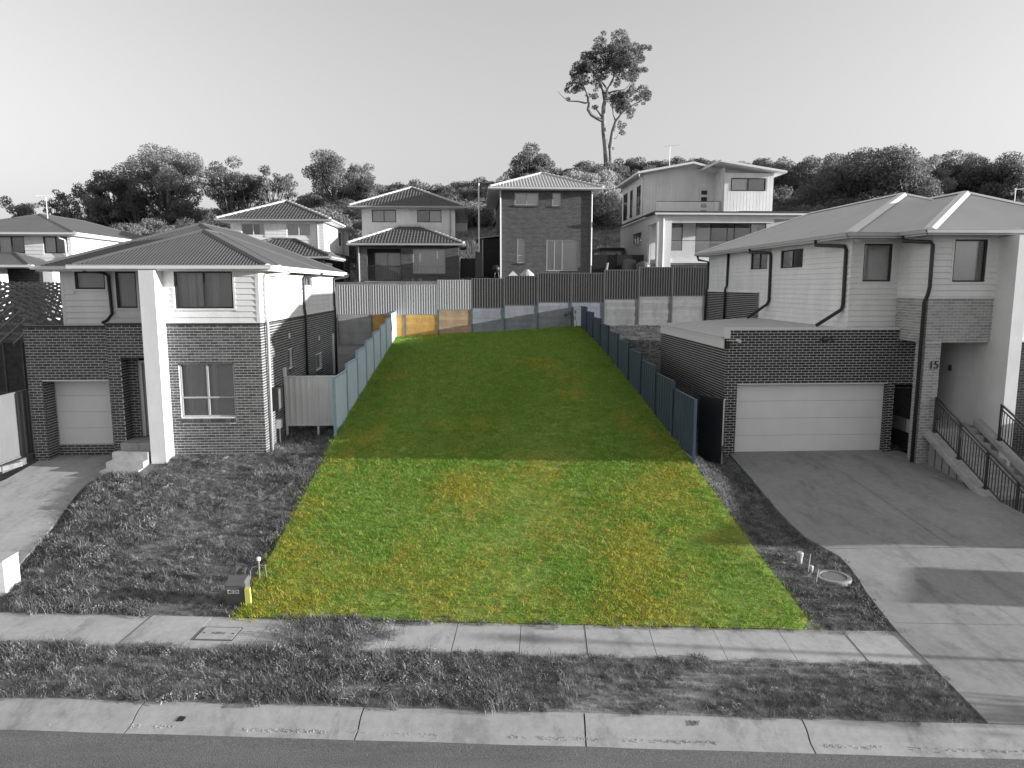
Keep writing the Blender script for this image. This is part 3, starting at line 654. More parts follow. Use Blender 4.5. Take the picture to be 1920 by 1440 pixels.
# ------------------------------------------------------------------ right house
def right_house():
    H = thing('house', 'two-storey house numbered 15 with double garage and pale grey roof right of the green block', 'house', (13, 25, .95))
    Gf = Face('F', 22.3); go = (8.42, 13.42, .6, 3.23); gp = (13.64, 14.42, .6, 3.2)
    w1 = wall('garage_wall', Gf, 8.0, 14.6, .5, 5.0, 'mortar', H, [go, gp]); bricks(Gf, 8.0-.008, 14.5, .6, 4.98, w1, H, 'brick_black', [go, gp])
    Ls = Face('L', 8.0); w2 = wall('garage_side_wall', Ls, 22.42, 30.2, .7, 4.38, 'mortar', H); bricks(Ls, 22.3, 30.2, .79, 4.38, w2, H, 'brick_black')
    part('parapet_side', MB().box(8.0, 8.12, 22.3, 22.42, 4.38, 5.0), 'mortar', H)
    for X, k in ((8.42, 'R'), (13.42, 'L')):
        f = Face(k, X); wj = wall('garage_jamb', f, 22.42, 22.6, .6, 3.23, 'mortar', H); bricks(f, 22.31, 22.5, .65, 3.23, wj, H, 'brick_black')
    f = Face('R', 13.64); wj = wall('gate_jamb', f, 22.42, 23.6, .6, 3.2, 'mortar', H); bricks(f, 22.31, 23.6, .65, 3.2, wj, H, 'brick_black')
    part('lintel', Gf.box(MB(), 8.42, 13.42, 3.23, 3.24, -.3, -.004), 'trim_dark', H)
    Gd = Face('F', 22.5); d = part('garage_door', Gd.box(MB(), 8.43, 13.41, .7, 3.25, -.1, -.04), 'trim_grey', H)
    for i in range(4): part('door_panel', Gd.box(MB(), 8.435, 13.405, .95+i*.57, .95+i*.57+.562, -.04, 0), 'garage_panel', d)
    part('parapet_cap', MB().box(8.12, 13.66, 22.26, 22.46, 4.98, 5.06).box(7.98, 8.12, 22.26, 22.46, 4.72, 5.06), 'trim_white', H)
    part('side_fascia', Ls.box(MB(), 22.46, 30.3, 4.38, 4.66, -.1, .02), 'trim_white', H); part('side_gutter', Ls.box(MB(), 22.5, 30.5, 4.66, 4.74, -.05, .06), 'trim_white', H)
    m_ = MB(); ribbed([(7.9, 22.48, 4.75), (12.1, 22.48, 5.0), (12.1, 30.55, 5.0), (7.9, 30.55, 4.75)], (0, 1, 0), (1, 0, .06), corr(.076, .011), m_, .019); part('garage_roof', m_, 'roof_light', H)
    part('garage_back_wall', MB().box(8.1, 12.1, 30.1, 30.2, .8, 4.7), 'far_brick_black', H)
    # upper storey, left side
    U = Face('L', 12.1); s1, s2 = (29.2, 31.0, 7.08, 7.78), (26.0, 27.93, 7.06, 7.75)
    w3 = wall('upper_side_wall', U, 22.72, 36.7, 4.2, 7.9, 'clad_grey', H, [s1, s2])
    boards(U, 22.6, 29.9, 5.02, 7.88, w3, 'clad_grey', [(q[0]-.06, q[1]+.06, q[2]-.06, q[3]+.06) for q in (s1, s2)], .18); boards(U, 29.9, 36.7, 6.12, 7.88, w3, 'clad_grey', [(q[0]-.06, q[1]+.06, q[2]-.06, q[3]+.06) for q in (s1,)], .18)
    w4 = wall('rear_brick_wall', U, 29.9, 36.7, 3.0, 6.08, 'mortar', H, w=.05, thick=.05); f = Face('L', 12.05); bricks(f, 29.9, 36.7, 3.6, 6.08, w4, H, 'brick_black'); part('flashing', f.box(MB(), 29.88, 36.7, 6.08, 6.12, -.02, .03), 'trim_white', H)
    for q in (s1, s2): window(U, *q, H, mull=(.5,), rec=.02, trim='clad_grey', back='room_dark', cover=((.1, .3, 'blind'), (.6, .8, 'blind')))
    part('rear_wall', MB().box(12.1, 19.3, 36.6, 36.7, 3.0, 7.9), 'clad_grey', H); part('right_wall', MB().box(19.2, 19.3, 21.1, 36.6, .8, 7.9), 'clad_grey', H)
    # upper storey, front
    Uf = Face('F', 22.6); q = (12.48, 13.42, 6.52, 7.72); w5 = wall('upper_front_wall', Uf, 12.1, 13.8, 4.9, 7.9, 'clad_grey', H, [q])
    boards(Uf, 12.08, 13.68, 5.07, 7.88, w5, 'clad_grey', [(q[0]-.06, q[1]+.06, q[2]-.06, q[3]+.06)], .18); window(Uf, *q, H, rec=.02, trim='clad_grey', back='blind', cover=((.05, .38, 'curtain'),))
    # front bay over the entry
    Bf, Bl = Face('F', 20.95), Face('L', 13.68); q = (14.34, 15.36, 6.5, 7.76)
    w6 = wall('bay_front_wall', Bf, 13.68, 19.2, 4.69, 6.0, 'mortar', H); bricks(Bf, 13.672, 15.72, 4.7, 6.0, w6, H, 'brick_light')
    w7 = wall('bay_upper_wall', Bf, 13.68, 19.2, 6.06, 7.9, 'clad_grey', H, [q]); boards(Bf, 13.66, 15.72, 6.07, 7.88, w7, 'clad_grey', [(q[0]-.06, q[1]+.06, q[2]-.06, q[3]+.06)], .18)
    window(Bf, *q, H, rec=.02, trim='clad_grey', back='curtain', cover=((.8, 1, 'room_dark'),))
    w8 = wall('bay_side_wall', Bl, 21.07, 22.6, 4.69, 6.0, 'mortar', H); bricks(Bl, 20.95, 22.6, 4.7, 6.0, w8, H, 'brick_light'); w9 = wall('bay_upper_side_wall', Bl, 21.07, 22.6, 6.06, 7.9, 'clad_grey', H); boards(Bl, 20.97, 22.6, 6.07, 7.88, w9, 'clad_grey', (), .18)
    part('flashing', MB().box(13.64, 15.74, 20.91, 21.07, 6.0, 6.06).box(13.64, 13.72, 21.07, 22.6, 6.0, 6.06), 'trim_white', H)
    part('bay_soffit', MB().box(13.7, 19.2, 21.0, 24.0, 4.66, 4.69), 'trim_grey', H)
    # numbered pier
    pier = part('entry_pier', MB().box(13.70, 14.18, 20.95, 21.43, .5, 4.68), 'mortar', H); n0 = (4.66-.6)
    fp = Face('F', 20.95); bricks(fp, 13.692, 14.188, .6, 4.66, pier, H, 'brick_light'); fl = Face('L', 13.70); bricks(fl, 20.97, 21.43, .6, 4.66, pier, H, 'brick_light'); fr = Face('R', 14.18); bricks(fr, 20.97, 21.43, .6, 4.66, pier, H, 'brick_light')
    text('15', .33, 'letter_dark', pier, (13.99, 20.925, 3.98), (R(90), 0, 0), 'house_number', .012)
    # blade wall, entry recess
    part('blade_wall', MB().box(15.72, 16.1, 20.15, 23.6, .5, 7.84), 'render_white', H)
    part('entry_back_wall', MB().box(14.3, 15.72, 23.5, 23.6, 1.8, 4.68), 'trim_grey', H); dd = part('front_door', MB().box(14.35, 15.35, 23.44, 23.5, 2.0, 4.3), 'trim_dark', H); part('door_handle', MB().box(15.2, 15.24, 23.4, 23.44, 3.0, 3.4), 'trim_white', dd)
    part('entry_left_wall', MB().box(14.3, 14.42, 22.3, 23.5, .8, 4.68), 'far_brick_black', H)
    lt = part('wall_light', MB().lathe((15.66, 22.6, 3.6), [(.03, 0), (.05, .02), (.05, .16), (.03, .2)], 12), 'trim_dark', H)
    part('landing', MB().box(14.2, 15.72, 20.8, 23.5, 1.6, 2.02), 'stair', H); part('door_mat', MB().box(14.5, 15.3, 22.3, 22.8, 2.02, 2.04), 'trim_dark', H)
    part('right_porch_wall', MB().box(16.1, 19.2, 21.5, 21.6, .5, 4.69), 'far_brick_dark', H)
    # stairs to the street
    for i in range(10): part('step', MB().box(14.2, 15.45, 20.8-.33*(i+1), 20.8-.33*i, .2, 2.02-.165*(i+1)), 'stair', H)
    sl = .47
    for x0, x1, nm in ((13.82, 14.2, 'stair_kerb'), (15.45, 15.72, 'stair_kerb')):
        dz = 0 if x0 < 14 else .28
        part(nm, MB().hexa([(x0, 21.0, 1.84+dz), (x1, 21.0, 1.84+dz), (x1, 15.6, 1.84+dz-5.4*sl), (x0, 15.6, 1.84+dz-5.4*sl), (x0, 21.0, 2.0+dz), (x1, 21.0, 2.0+dz), (x1, 15.6, 2.0+dz-5.4*sl), (x0, 15.6, 2.0+dz-5.4*sl)]), 'stair', H)
    for i in range(11): part('stair_riser', MB().box(14.0, 14.2, 20.9-.34*(i+1), 20.9-.34*i-.06, .2, 1.72-.16*(i+1)), 'driveway', H)
    for x, dz, y1 in ((14.12, 0, 16.6), (15.6, .28, 16.8)):
        rail = thing('stair_railing', 'black metal stair railing ' + ('on the driveway side, nearest the double garage' if x < 15 else 'starting at the white blade wall, right of the stairs'), 'railing', (x, 20, 1.5), 'stair railings')
        y0 = 20.85 if x < 15 else 20.05; zb = lambda y: 2.0+dz-(21.0-y)*sl
        part('handrail', MB().bar((x, y0+.03, zb(y0)+1.06), (x, y1, zb(y1)+1.06), .06, .04), 'rail_metal', rail); part('top_rail', MB().bar((x, y0, zb(y0)+.92), (x, y1, zb(y1)+.92), .03, .03), 'rail_metal', rail); part('bottom_rail', MB().bar((x, y0, zb(y0)+.1), (x, y1, zb(y1)+.1), .03, .03), 'rail_metal', rail)
        y = y0; k = 0
        while y > y1:
            if k % 10 == 0: part('post', MB().box(x-.03, x+.03, y-.03, y+.03, zb(y)-.02, zb(y)+1.05).box(x-.06, x+.06, y-.06, y+.06, zb(y)-.03, zb(y)+.03), 'rail_metal', rail)
            else: part('baluster', MB().box(x-.009, x+.009, y-.009, y+.009, zb(y)+.1, zb(y)+.92), 'rail_metal', rail)
            y -= .118; k += 1
    # roofs
    hip_roof(H, 11.6, 19.75, 21.9, 37.2, 8.03, .414, 'roof_light', name='main_roof', cap='trim_white', capr=.1, amp=.009)
    hip_roof(H, 13.23, 19.76, 20.5, 30.4, 8.029, .45, 'roof_light', name='front_roof', cap='trim_white', capr=.1, faces='FLR', amp=.009, axis='y')
    eave(H, 11.6, 19.75, 21.9, 37.2, 8.03, 12.1, 19.3, 22.6, 36.7, sides='LBRF', gut='trim_grey', fas='trim_white', soff='trim_grey'); eave(H, 13.23, 19.75, 20.5, 30, 8.03, 13.68, 19.3, 20.95, 30, sides='FL', gut='trim_grey', fas='trim_white', soff='trim_grey')
    # downpipes, camera, lights
    dp = lambda p: downpipe(H, p, 'trim_dark', .06)
    dp([(11.55, 24.05, 7.98), (11.56, 24.0, 7.75), (12.0, 22.95, 7.66), (12.02, 22.85, 7.55), (12.02, 22.83, 5.75), (12.0, 22.9, 5.6), (11.5, 23.5, 5.06)])
    dp([(11.55, 29.9, 7.98), (11.56, 29.85, 7.78), (12.0, 28.85, 7.7), (12.02, 28.78, 7.6), (12.02, 28.75, 5.8), (12.0, 28.9, 5.62), (11.5, 29.6, 5.05)])
    dp([(12.02, 33.7, 7.9), (12.02, 33.75, 6.4), (11.96, 33.78, 6.2), (11.96, 33.8, 3.5)]); dp([(11.55, 37.0, 7.95), (11.6, 36.9, 7.7), (12.02, 36.62, 7.6), (12.02, 36.6, 6.3), (11.95, 36.6, 6.1), (11.95, 36.6, 3.4)])
    dp([(13.2, 21.75, 7.98), (13.22, 21.7, 7.75), (13.58, 20.95, 7.68), (13.62, 20.87, 7.6), (13.62, 20.86, 6.35), (13.6, 20.9, 6.1), (13.58, 21.0, 5.9), (13.58, 21.0, .95)])
    part('security_light', MB().box(11.15, 11.3, 22.2, 22.28, 4.6, 4.7).tube([(11.1, 22.2, 4.72), (11.05, 22.1, 4.66)], .045, 8).tube([(11.35, 22.2, 4.72), (11.4, 22.1, 4.66)], .045, 8), 'trim_dark', H)
    part('security_camera', MB().tube([(8.35, 22.3, 4.66), (8.4, 22.14, 4.64)], .05, 10).box(8.0, 8.35, 22.27, 22.29, 4.65, 4.67), 'plastic_white', H); part('security_camera', MB().tube([(12.0, 22.3, 7.83), (12.05, 22.15, 7.78)], .04, 8), 'plastic_white', H)
    # mesh gate by the garage
    gate = thing('side_gate', 'narrow black metal mesh gate between garage pier and numbered pier', 'gate', (13.65, 22.4, .9))
    part('gate_frame', MB().box(13.66, 13.7, 22.38, 22.42, .95, 3.1).box(14.36, 14.4, 22.38, 22.42, .95, 3.1).box(13.7, 14.36, 22.38, 22.42, 3.06, 3.1).box(13.7, 14.36, 22.38, 22.42, .95, .99), 'rail_metal', gate)
    m_ = MB()
    for i in range(9): x = 13.74+i*.07; m_.box(x, x+.008, 22.396, 22.404, 1.0, 3.06)
    for i in range(28): z = 1.02+i*.073; m_.box(13.7, 14.36, 22.392, 22.396, z, z+.008)
    o = part('mesh', m_, 'rail_metal', gate); o['kind'] = 'stuff'
    part('gate_post', MB().box(14.45, 14.52, 22.2, 22.28, .9, 4.6), 'trim_grey', H)
    lay_bricks(H, 300, (w1,))
right_house()
# ------------------------------------------------------------------ fences and retaining wall
def rib_panel(F, u0, u1, v0, v1, pitch=.15, d=.022, flat=False):
    """profiled steel sheet"""
    mb = MB(); n = max(2, int(round((u1-u0)/pitch))); pt = []
    for i in range(n):
        a = u0+(u1-u0)*i/n; p = (u1-u0)/n
        pt += [(a, 0), (a+p*.36, 0), (a+p*.48, d), (a+p*.72, d), (a+p*.94, 0)]
    pt.append((u1, 0))
    for (a, w0), (b, w1) in zip(pt, pt[1:]):
        mb.quad(F.P(a, v0, w0), F.P(b, v0, w1), F.P(b, v1, w1), F.P(a, v1, w0)); mb.quad(F.P(b, v0, w1-.003), F.P(a, v0, w0-.003), F.P(a, v1, w0-.003), F.P(b, v1, w1-.003))
    return mb
def bay(fence, F, u0, u1, z0, z1, sheet, post, pitch=.15, posts=True, d=.022):
    part('panel', rib_panel(F, u0+.03, u1-.03, z0+.02, z1-.02, pitch, d), sheet, fence)
    part('rail', F.box(MB(), u0+.03, u1-.03, z1-.045, z1, -.03, .035), post, fence); part('rail', F.box(MB(), u0+.03, u1-.03, z0, z0+.045, -.03, .035), post, fence)
    if posts: part('post', F.box(MB(), u0-.032, u0+.032, z0-.35, z1+.01, -.042, .046), post, fence)
pxs = [570, 632, 694, 756, 818, 881, 942, 1005, 1069, 1131, 1197, 1261, 1327, 1391]; PX = [-7.96+(p-635)*.0317 for p in pxs]
ztop = [6.3, 6.44, 6.44, 6.44, 6.72, 6.81, 6.97, 7.14, 7.14, 7.32, 7.49, 7.51, 7.55]
RFc = Face('F', BY+.05)
wallT = thing('retaining_wall', 'concrete sleeper retaining wall along the back of the green block', 'wall', (1, BY, 3.5))
fp = thing('fence', 'pale ribbed steel fence panels on the left of the rear retaining wall', 'fence', (-5, BY, 5), 'rear boundary fences'); fd = thing('fence', 'dark ribbed steel fence panels stepping up along the rear retaining wall', 'fence', (7, BY, 5), 'rear boundary fences')
for i in range(13):
    a, b = PX[i], PX[i+1]; dark = i >= 5; zb = ztop[i]-1.76
    bay(fd if dark else fp, RFc, a, b, zb, ztop[i], 'fence_charcoal' if dark else 'fence_pale', 'steel_post_grey' if dark else 'trim_grey', .152, d=.045)
    inlot = LX-1 < (a+b)/2 < RX+1
    z = zb-.01; k = 0; gz = min(g(max(min(a, RX), LX+.1) if inlot else a, BY-.3), g(b if not inlot else min(b, RX), BY-.3))-.15
    mats = 'sleeper_sunlit' if i in (2, 3) and inlot else 'sleeper_half_sunlit' if i == 4 else 'sleeper_cool' if inlot and i < 10 else 'sleeper_grey'  # bays in orange sun get it through their sleeper colour
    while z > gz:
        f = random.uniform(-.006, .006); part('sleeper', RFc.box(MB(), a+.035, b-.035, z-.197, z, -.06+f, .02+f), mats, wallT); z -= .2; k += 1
    part('steel_post', RFc.box(MB(), a-.04, a+.04, gz-.1, zb+.02, -.05, .05), 'steel_post_blue' if LX < a < RX else 'steel_post_grey', wallT)
# side fences of the block: stepped bays
fl = thing('fence', 'pale blue-grey steel fence stepping up the left side of the green block', 'fence', (LX, 33, 2))
FL = Face('R', LX); n = 8; L_ = (BY-23.7)/n
for i in range(n):
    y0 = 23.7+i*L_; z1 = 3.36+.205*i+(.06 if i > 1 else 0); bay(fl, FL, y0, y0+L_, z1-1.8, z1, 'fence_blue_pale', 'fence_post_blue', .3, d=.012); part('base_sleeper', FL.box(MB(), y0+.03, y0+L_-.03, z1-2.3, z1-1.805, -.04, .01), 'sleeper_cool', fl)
part('post', FL.box(MB(), BY-.04, BY+.02, 3, 4.9, -.04, .045), 'fence_blue_pale', fl)
fr = thing('fence', 'dark slate steel fence over sleepers stepping up the right side of the green block', 'fence', (RX, 31, 2))
FR = Face('L', RX); n = 10; L_ = (BY-20.0)/n
for i in range(n):
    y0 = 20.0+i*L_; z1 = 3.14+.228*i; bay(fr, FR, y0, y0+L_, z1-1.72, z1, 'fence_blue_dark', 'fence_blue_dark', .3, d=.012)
    for k in range(4): part('base_sleeper', FR.box(MB(), y0+.035, y0+L_-.035, z1-1.93-.2*k, z1-1.733-.2*k, -.05, .012), 'sleeper_cool', fr)
# short fence closing the side passage of the left house
fg = thing('fence', 'short pale steel fence closing the passage beside the left house', 'fence', (-5.7, 24.6, 1.5))
Fg = Face('F', 24.6); bay(fg, Fg, -6.52, -5.45, 1.58, 3.32, 'fence_short', 'fence_short', .19, d=.015); bay(fg, Fg, -5.45, -4.76, 1.58, 3.32, 'fence_short', 'fence_short', .19, d=.015)
# fence and beam left of the left house
f2 = thing('fence', 'pale steel fence beside the left garage at the frame edge', 'fence', (-14.1, 21, 1))
F2 = Face('R', -14.12)
for y0 in (16.6, 18.75, 20.9): bay(f2, F2, y0, y0+2.15, 1.12-.2*(20.9-y0)/2.15*.5, 3.16-.2*(20.9-y0)/2.15*.5, 'fence_left', 'fence_left', .24, d=.03)
bay(f2, Face('F', 23.0), -14.12, -13.86, 1.2, 3.12, 'fence_pale', 'trim_grey', .2)
tag(part('timber_beam', MB().bar((-14.55, 20.35, .98), (-13.75, 21.75, 1.06), .16, .14), 'timber', None), 'weathered timber beam lying by the fence at the left driveway', 'beam')
tag(part('timber_sleeper', MB().bar((-14.0, 21.2, 1.0), (-13.95, 23.4, 1.02), .1, .2), 'timber_dark', None), 'dark timber sleeper along the foot of the left fence', 'sleeper')
# leaves of the side gate right of the block
gt = thing('gate', 'black side gate leaf standing open against the right garage wall', 'gate', (7.3, 21, 1))
part('gate_leaf', MB().bar((7.1, 21.9, 1.95), (7.55, 21.0, 1.95), .06, 2.0), 'dark_metal', gt); part('gate_top', MB().bar((7.09, 21.92, 2.97), (7.56, 20.98, 2.97), .08, .04), 'trim_dark', gt)
gt2 = thing('gate', 'black fixed gate panel across the passage behind the open gate leaf', 'gate', (7, 22.8, 1))
part('gate_panel', MB().box(6.45, 7.05, 22.8, 22.86, .9, 3.05), 'dark_metal', gt2); part('gate_post', MB().box(7.05, 7.13, 22.78, 22.88, .8, 3.12), 'trim_dark', gt2)

# ------------------------------------------------------------------ houses behind
def pipe(H, x, y, z0, z1, mat='trim_white'): part('downpipe', MB().tube([(x, y-.06, z0), (x, y-.06, z1)], .05, 8), mat, H)
def brick_house():
    H = thing('house', 'dark brick two-storey house with pale tile roof behind the rear fence', 'house', (5, 55, 6.5))
    F = Face('F', 50); ops = [(2.78, 4.43, 11.85, 12.68), (5.38, 5.98, 11.82, 12.68), (2.97, 3.52, 7.94, 9.57), (5.0, 7.18, 7.4, 9.51)]
    wall('front_wall', F, 1.87, 8.05, 5.2, 12.85, 'far_brick_dark', H, ops)
    for x0, x1 in ((1.87, 1.99), (7.93, 8.05)): part('side_wall', MB().box(x0, x1, 50.12, 62, 5.2, 12.85), 'far_brick_dark', H)
    part('back_wall', MB().box(1.99, 7.93, 61.9, 62, 5.2, 12.85), 'far_brick_dark', H)
    window(F, *ops[0], H, mull=(.5,), frame='trim_grey', back='curtain', cover=((0, .5, 'blind'),), sill='brick_dark'); window(F, *ops[1], H, frame='trim_grey', back='blind', sill='brick_dark')
    window(F, *ops[2], H, trans=(.3,), frame='trim_grey', back='curtain', sill='brick_dark'); window(F, *ops[3], H, mull=(.25, .5), frame='trim_grey', back='curtain', cover=((0, .48, 'blind'),), name='sliding_door')
    part('door_step', MB().box(4.9, 7.3, 49.5, 50, 6.9, 7.25), 'concrete', H)
    hip_roof(H, 1.07, 8.8, 49.5, 62.5, 13.0, .385, 'tile_light', 'tile', faces='FLR'); eave(H, 1.07, 8.8, 49.5, 62.5, 13.0, 1.87, 8.05, 50, 62)
    pipe(H, 1.8, 50, 5.5, 12.85); pipe(H, 8.1, 50, 5.5, 12.85)
    part('downpipe', MB().tube([(8.75, 49.5, 12.9), (8.5, 49.7, 12.7), (8.1, 49.94, 12.65)], .05, 8), 'trim_white', H)
    part('lean_to_wall', MB().box(.35, 1.86, 53, 58, 5.5, 9.8), 'far_brick_black', H); part('lean_to_roof', MB().hexa([(.15, 52.8, 9.75), (1.9, 52.8, 9.95), (1.9, 58.2, 9.95), (.15, 58.2, 9.75), (.15, 52.8, 9.85), (1.9, 52.8, 10.05), (1.9, 58.2, 10.05), (.15, 58.2, 9.85)]), 'trim_grey', H)
    pipe(H, .6, 53, 6, 9.7)
brick_house()
def porch_house():
    H = thing('house', 'white and brick two-storey house with tiled porch roof, left of the pale pole', 'house', (-4.5, 55, 6.5))
    F, U = Face('F', 49), Face('F', 52); po = (-7.2, -4.95, 6.7, 8.85); wn = (-4.15, -1.98, 7.2, 8.82)
    wall('front_wall', F, -7.91, -1.06, 5, 8.95, 'far_brick_dark', H, [po, wn]); part('side_wall', MB().box(-1.18, -1.06, 49.12, 52, 5, 8.95), 'far_brick_dark', H); part('side_wall', MB().box(-7.91, -7.79, 49.12, 52, 5, 8.95), 'far_brick_dark', H)
    Pf = Face('F', 50.4); sd = (-6.9, -5.1, 6.75, 8.65); wall('porch_back_wall', Pf, -7.79, -4.9, 6, 8.95, 'far_brick_dark', H, [sd]); part('porch_side_wall', MB().box(-4.95, -4.83, 49.12, 50.5, 6, 8.9), 'far_brick_dark', H)
    window(Pf, *sd, H, mull=(.5,), frame='trim_grey', back='curtain', name='sliding_door', cover=((0, .45, 'blind'),)); window(F, *wn, H, mull=(.22, .75), trans=(.34,), frame='trim_grey', back='curtain', cover=((0, .15, 'blind'),), sill='brick_dark')
    part('porch_floor', MB().box(-7.4, -4.9, 48.9, 50.4, 6.4, 6.68), 'concrete', H)
    rl = part('balustrade', MB().box(-7.2, -4.95, 49.0, 49.05, 7.66, 7.72).box(-7.2, -4.95, 49.0, 49.05, 6.76, 6.8), 'rail_metal', H)
    for i in range(20): part('baluster', MB().box(-7.16+i*.115, -7.14+i*.115, 49.015, 49.035, 6.8, 7.66), 'rail_metal', rl)
    ops = [(-7.23, -5.53, 10.83, 11.7), (-4.04, -2.32, 10.84, 11.7)]
    w = wall('upper_front_wall', U, -7.94, -1.36, 9, 11.77, 'clad_white', H, ops); boards(U, -7.94, -1.36, 9.9, 11.75, w, 'clad_white', ops, .2)
    part('upper_side_wall', MB().box(-7.94, -7.82, 52.12, 62, 6, 11.77), 'clad_white', H); part('upper_side_wall', MB().box(-1.48, -1.36, 52.12, 62, 6, 11.77), 'clad_white', H); part('back_wall', MB().box(-7.82, -1.48, 61.9, 62, 6, 11.77), 'clad_white', H)
    window(U, *ops[0], H, mull=(.5,), rec=.02, frame='trim_dark', back='curtain', cover=((0, .45, 'blind'),)); window(U, *ops[1], H, mull=(.5,), rec=.02, frame='trim_dark', back='blind', cover=((.05, .5, 'room_dark'),))
    hip_roof(H, -8.36, -.7, 48.55, 54.65, 9.18, .43, 'tile_dark', 'tile', name='porch_roof', faces='FLR', axis='x', cap='tile_light'); eave(H, -8.36, -.7, 48.55, 54.65, 9.18, -7.91, -1.06, 49, 54.6, sides='FLR', gut='trim_grey', fas='trim_grey')
    hip_roof(H, -8.72, -.64, 51.5, 62.5, 11.92, .44, 'tile_dark', 'tile', name='main_roof', faces='FLR', cap='tile_light'); eave(H, -8.72, -.64, 51.5, 62.5, 11.92, -7.94, -1.36, 52, 62, gut='trim_grey', fas='trim_grey')
    pipe(H, -1.7, 52, 9.5, 11.8, 'trim_grey'); pipe(H, -7.75, 49, 6, 9, 'trim_grey'); part('side_awning', MB().box(-1.3, -.5, 53, 53.1, 10.3, 10.9), 'trim_grey', H)
porch_house()
def tile_house():
    H = thing('house', 'pale two-storey house with dark tile roof half hidden by the left house roof', 'house', (-12.5, 51, 6))
    F = Face('F', 47); ops = [(-14.78, -13.31, 9.55, 10.32), (-11.95, -10.43, 9.52, 10.3)]
    w = wall('front_wall', F, -15.45, -9.6, 5, 10.4, 'clad_white', H, ops); boards(F, -15.45, -9.6, 8.5, 10.4, w, 'clad_white', ops, .2)
    window(F, *ops[0], H, mull=(.5,), rec=.02, frame='trim_white', back='room_dark', cover=((.75, 1, 'curtain'),)); window(F, *ops[1], H, mull=(.5,), rec=.02, frame='trim_white', back='curtain', cover=((0, .45, 'blind'),))
    S = Face('R', -9.6); so_ = (52.0, 52.8, 9.2, 10.1); wall('side_wall', S, 47.12, 56, 8.6, 10.4, 'clad_white', H, [so_]); wall('side_brick_wall', S, 47.0, 56, 5, 8.6, 'far_brick_black', H, w=.03, thick=.15); window(S, *so_, H, rec=.02, back='room_dark')
    part('left_wall', MB().box(-15.45, -15.33, 47.12, 56, 5, 10.4), 'clad_white', H); part('back_wall', MB().box(-15.33, -9.72, 55.9, 56, 5, 10.4), 'clad_white', H)
    hip_roof(H, -16.16, -9.1, 46.55, 56.6, 10.55, .42, 'tile_dark', 'tile', faces='FLR', cap='tile_light'); eave(H, -16.16, -9.1, 46.55, 56.6, 10.55, -15.45, -9.6, 47, 56, gut='trim_grey', fas='trim_grey')
    hip_roof(H, -15.6, -8.75, 44.3, 49.7, 8.15, .42, 'tile_dark', 'tile', name='lower_roof', faces='FR', axis='x'); eave(H, -15.6, -8.75, 44.3, 49.7, 8.15, -15.4, -9.2, 44.7, 49.5, sides='FR', gut='trim_grey', fas='trim_grey'); part('lower_wall', MB().box(-15.4, -9.2, 44.7, 44.8, 4, 8.0), 'far_brick_black', H)
    pipe(H, -10.0, 47, 8.2, 10.4, 'trim_grey'); part('downpipe', MB().tube([(-9.5, 53.3, 10.3), (-9.5, 53.3, 5)], .05, 8), 'trim_grey', H)
tile_house()
def far_left_house():
    H = thing('house', 'pale two-storey house with dark metal roof and aerial at the left frame edge', 'house', (-26, 46, 5))
    F = Face('F', 41); ops = [(-26.0, -24.59, 8.14, 9.05), (-23.59, -22.3, 8.14, 9.05)]
    w = wall('front_wall', F, -31.2, -22.1, 3, 9.1, 'clad_white', H, ops); boards(F, -31.2, -22.1, 7.5, 9.1, w, 'clad_white', ops, .2)
    for q in ops: window(F, *q, H, mull=(.5,), rec=.02, back='room_dark', cover=((.02, .45, 'curtain'),))
    S = Face('R', -22.1); q = (47.5, 48.6, 8.3, 8.9); w = wall('side_wall', S, 41.12, 53, 3, 9.1, 'clad_white', H, [q]); boards(S, 41.0, 53, 7.3, 9.1, w, 'clad_white', [q], .2); window(S, *q, H, rec=.02, back='room_dark')
    part('left_wall', MB().box(-31.2, -31.1, 41.12, 53, 3, 9.1), 'clad_white', H); part('back_wall', MB().box(-31.1, -22.2, 52.9, 53, 3, 9.1), 'clad_white', H)
    hip_roof(H, -29.7, -21.65, 40.55, 53.5, 9.25, .33, 'roof_dark', name='main_roof', pitch=.15, amp=.012, faces='FLR'); eave(H, -29.7, -21.65, 40.55, 53.5, 9.25, -29.3, -22.1, 41, 53)
    hip_roof(H, -30, -22.9, 38.4, 41.8, 7.45, .4, 'roof_dark', name='porch_roof', pitch=.15, amp=.012, faces='FR', axis='x'); eave(H, -30, -22.9, 38.4, 41.8, 7.45, -29.6, -23.3, 38.8, 41.6, sides='FR')
    part('lower_wall', MB().box(-29.6, -23.3, 40.6, 40.7, 3, 7.3), 'far_brick_dark', H); part('porch_column', MB().box(-25.4, -24.7, 38.9, 39.5, 3, 7.3), 'render_white', H); part('porch_column', MB().box(-22.9, -22.4, 39.5, 40.4, 3, 7.3), 'clad_white', H)
    part('downpipe', MB().tube([(-22.6, 40.6, 9.1), (-22.55, 40.7, 8.95), (-22.4, 40.92, 8.85), (-22.35, 40.92, 7)], .05, 8), 'trim_white', H)
    a = part('aerial', MB().tube([(-24.5, 43.2, 10.2), (-24.5, 43.2, 11.45)], .025, 6), 'plastic_white', H); part('aerial_boom', MB().bar((-24.95, 43.2, 11.42), (-23.9, 43.2, 11.46), .03, .03), 'plastic_white', a)
    for i in range(5): part('aerial_element', MB().bar((-24.9+i*.2, 42.95, 11.45), (-24.9+i*.2, 43.45, 11.45), .012, .012), 'plastic_white', a)
far_left_house()
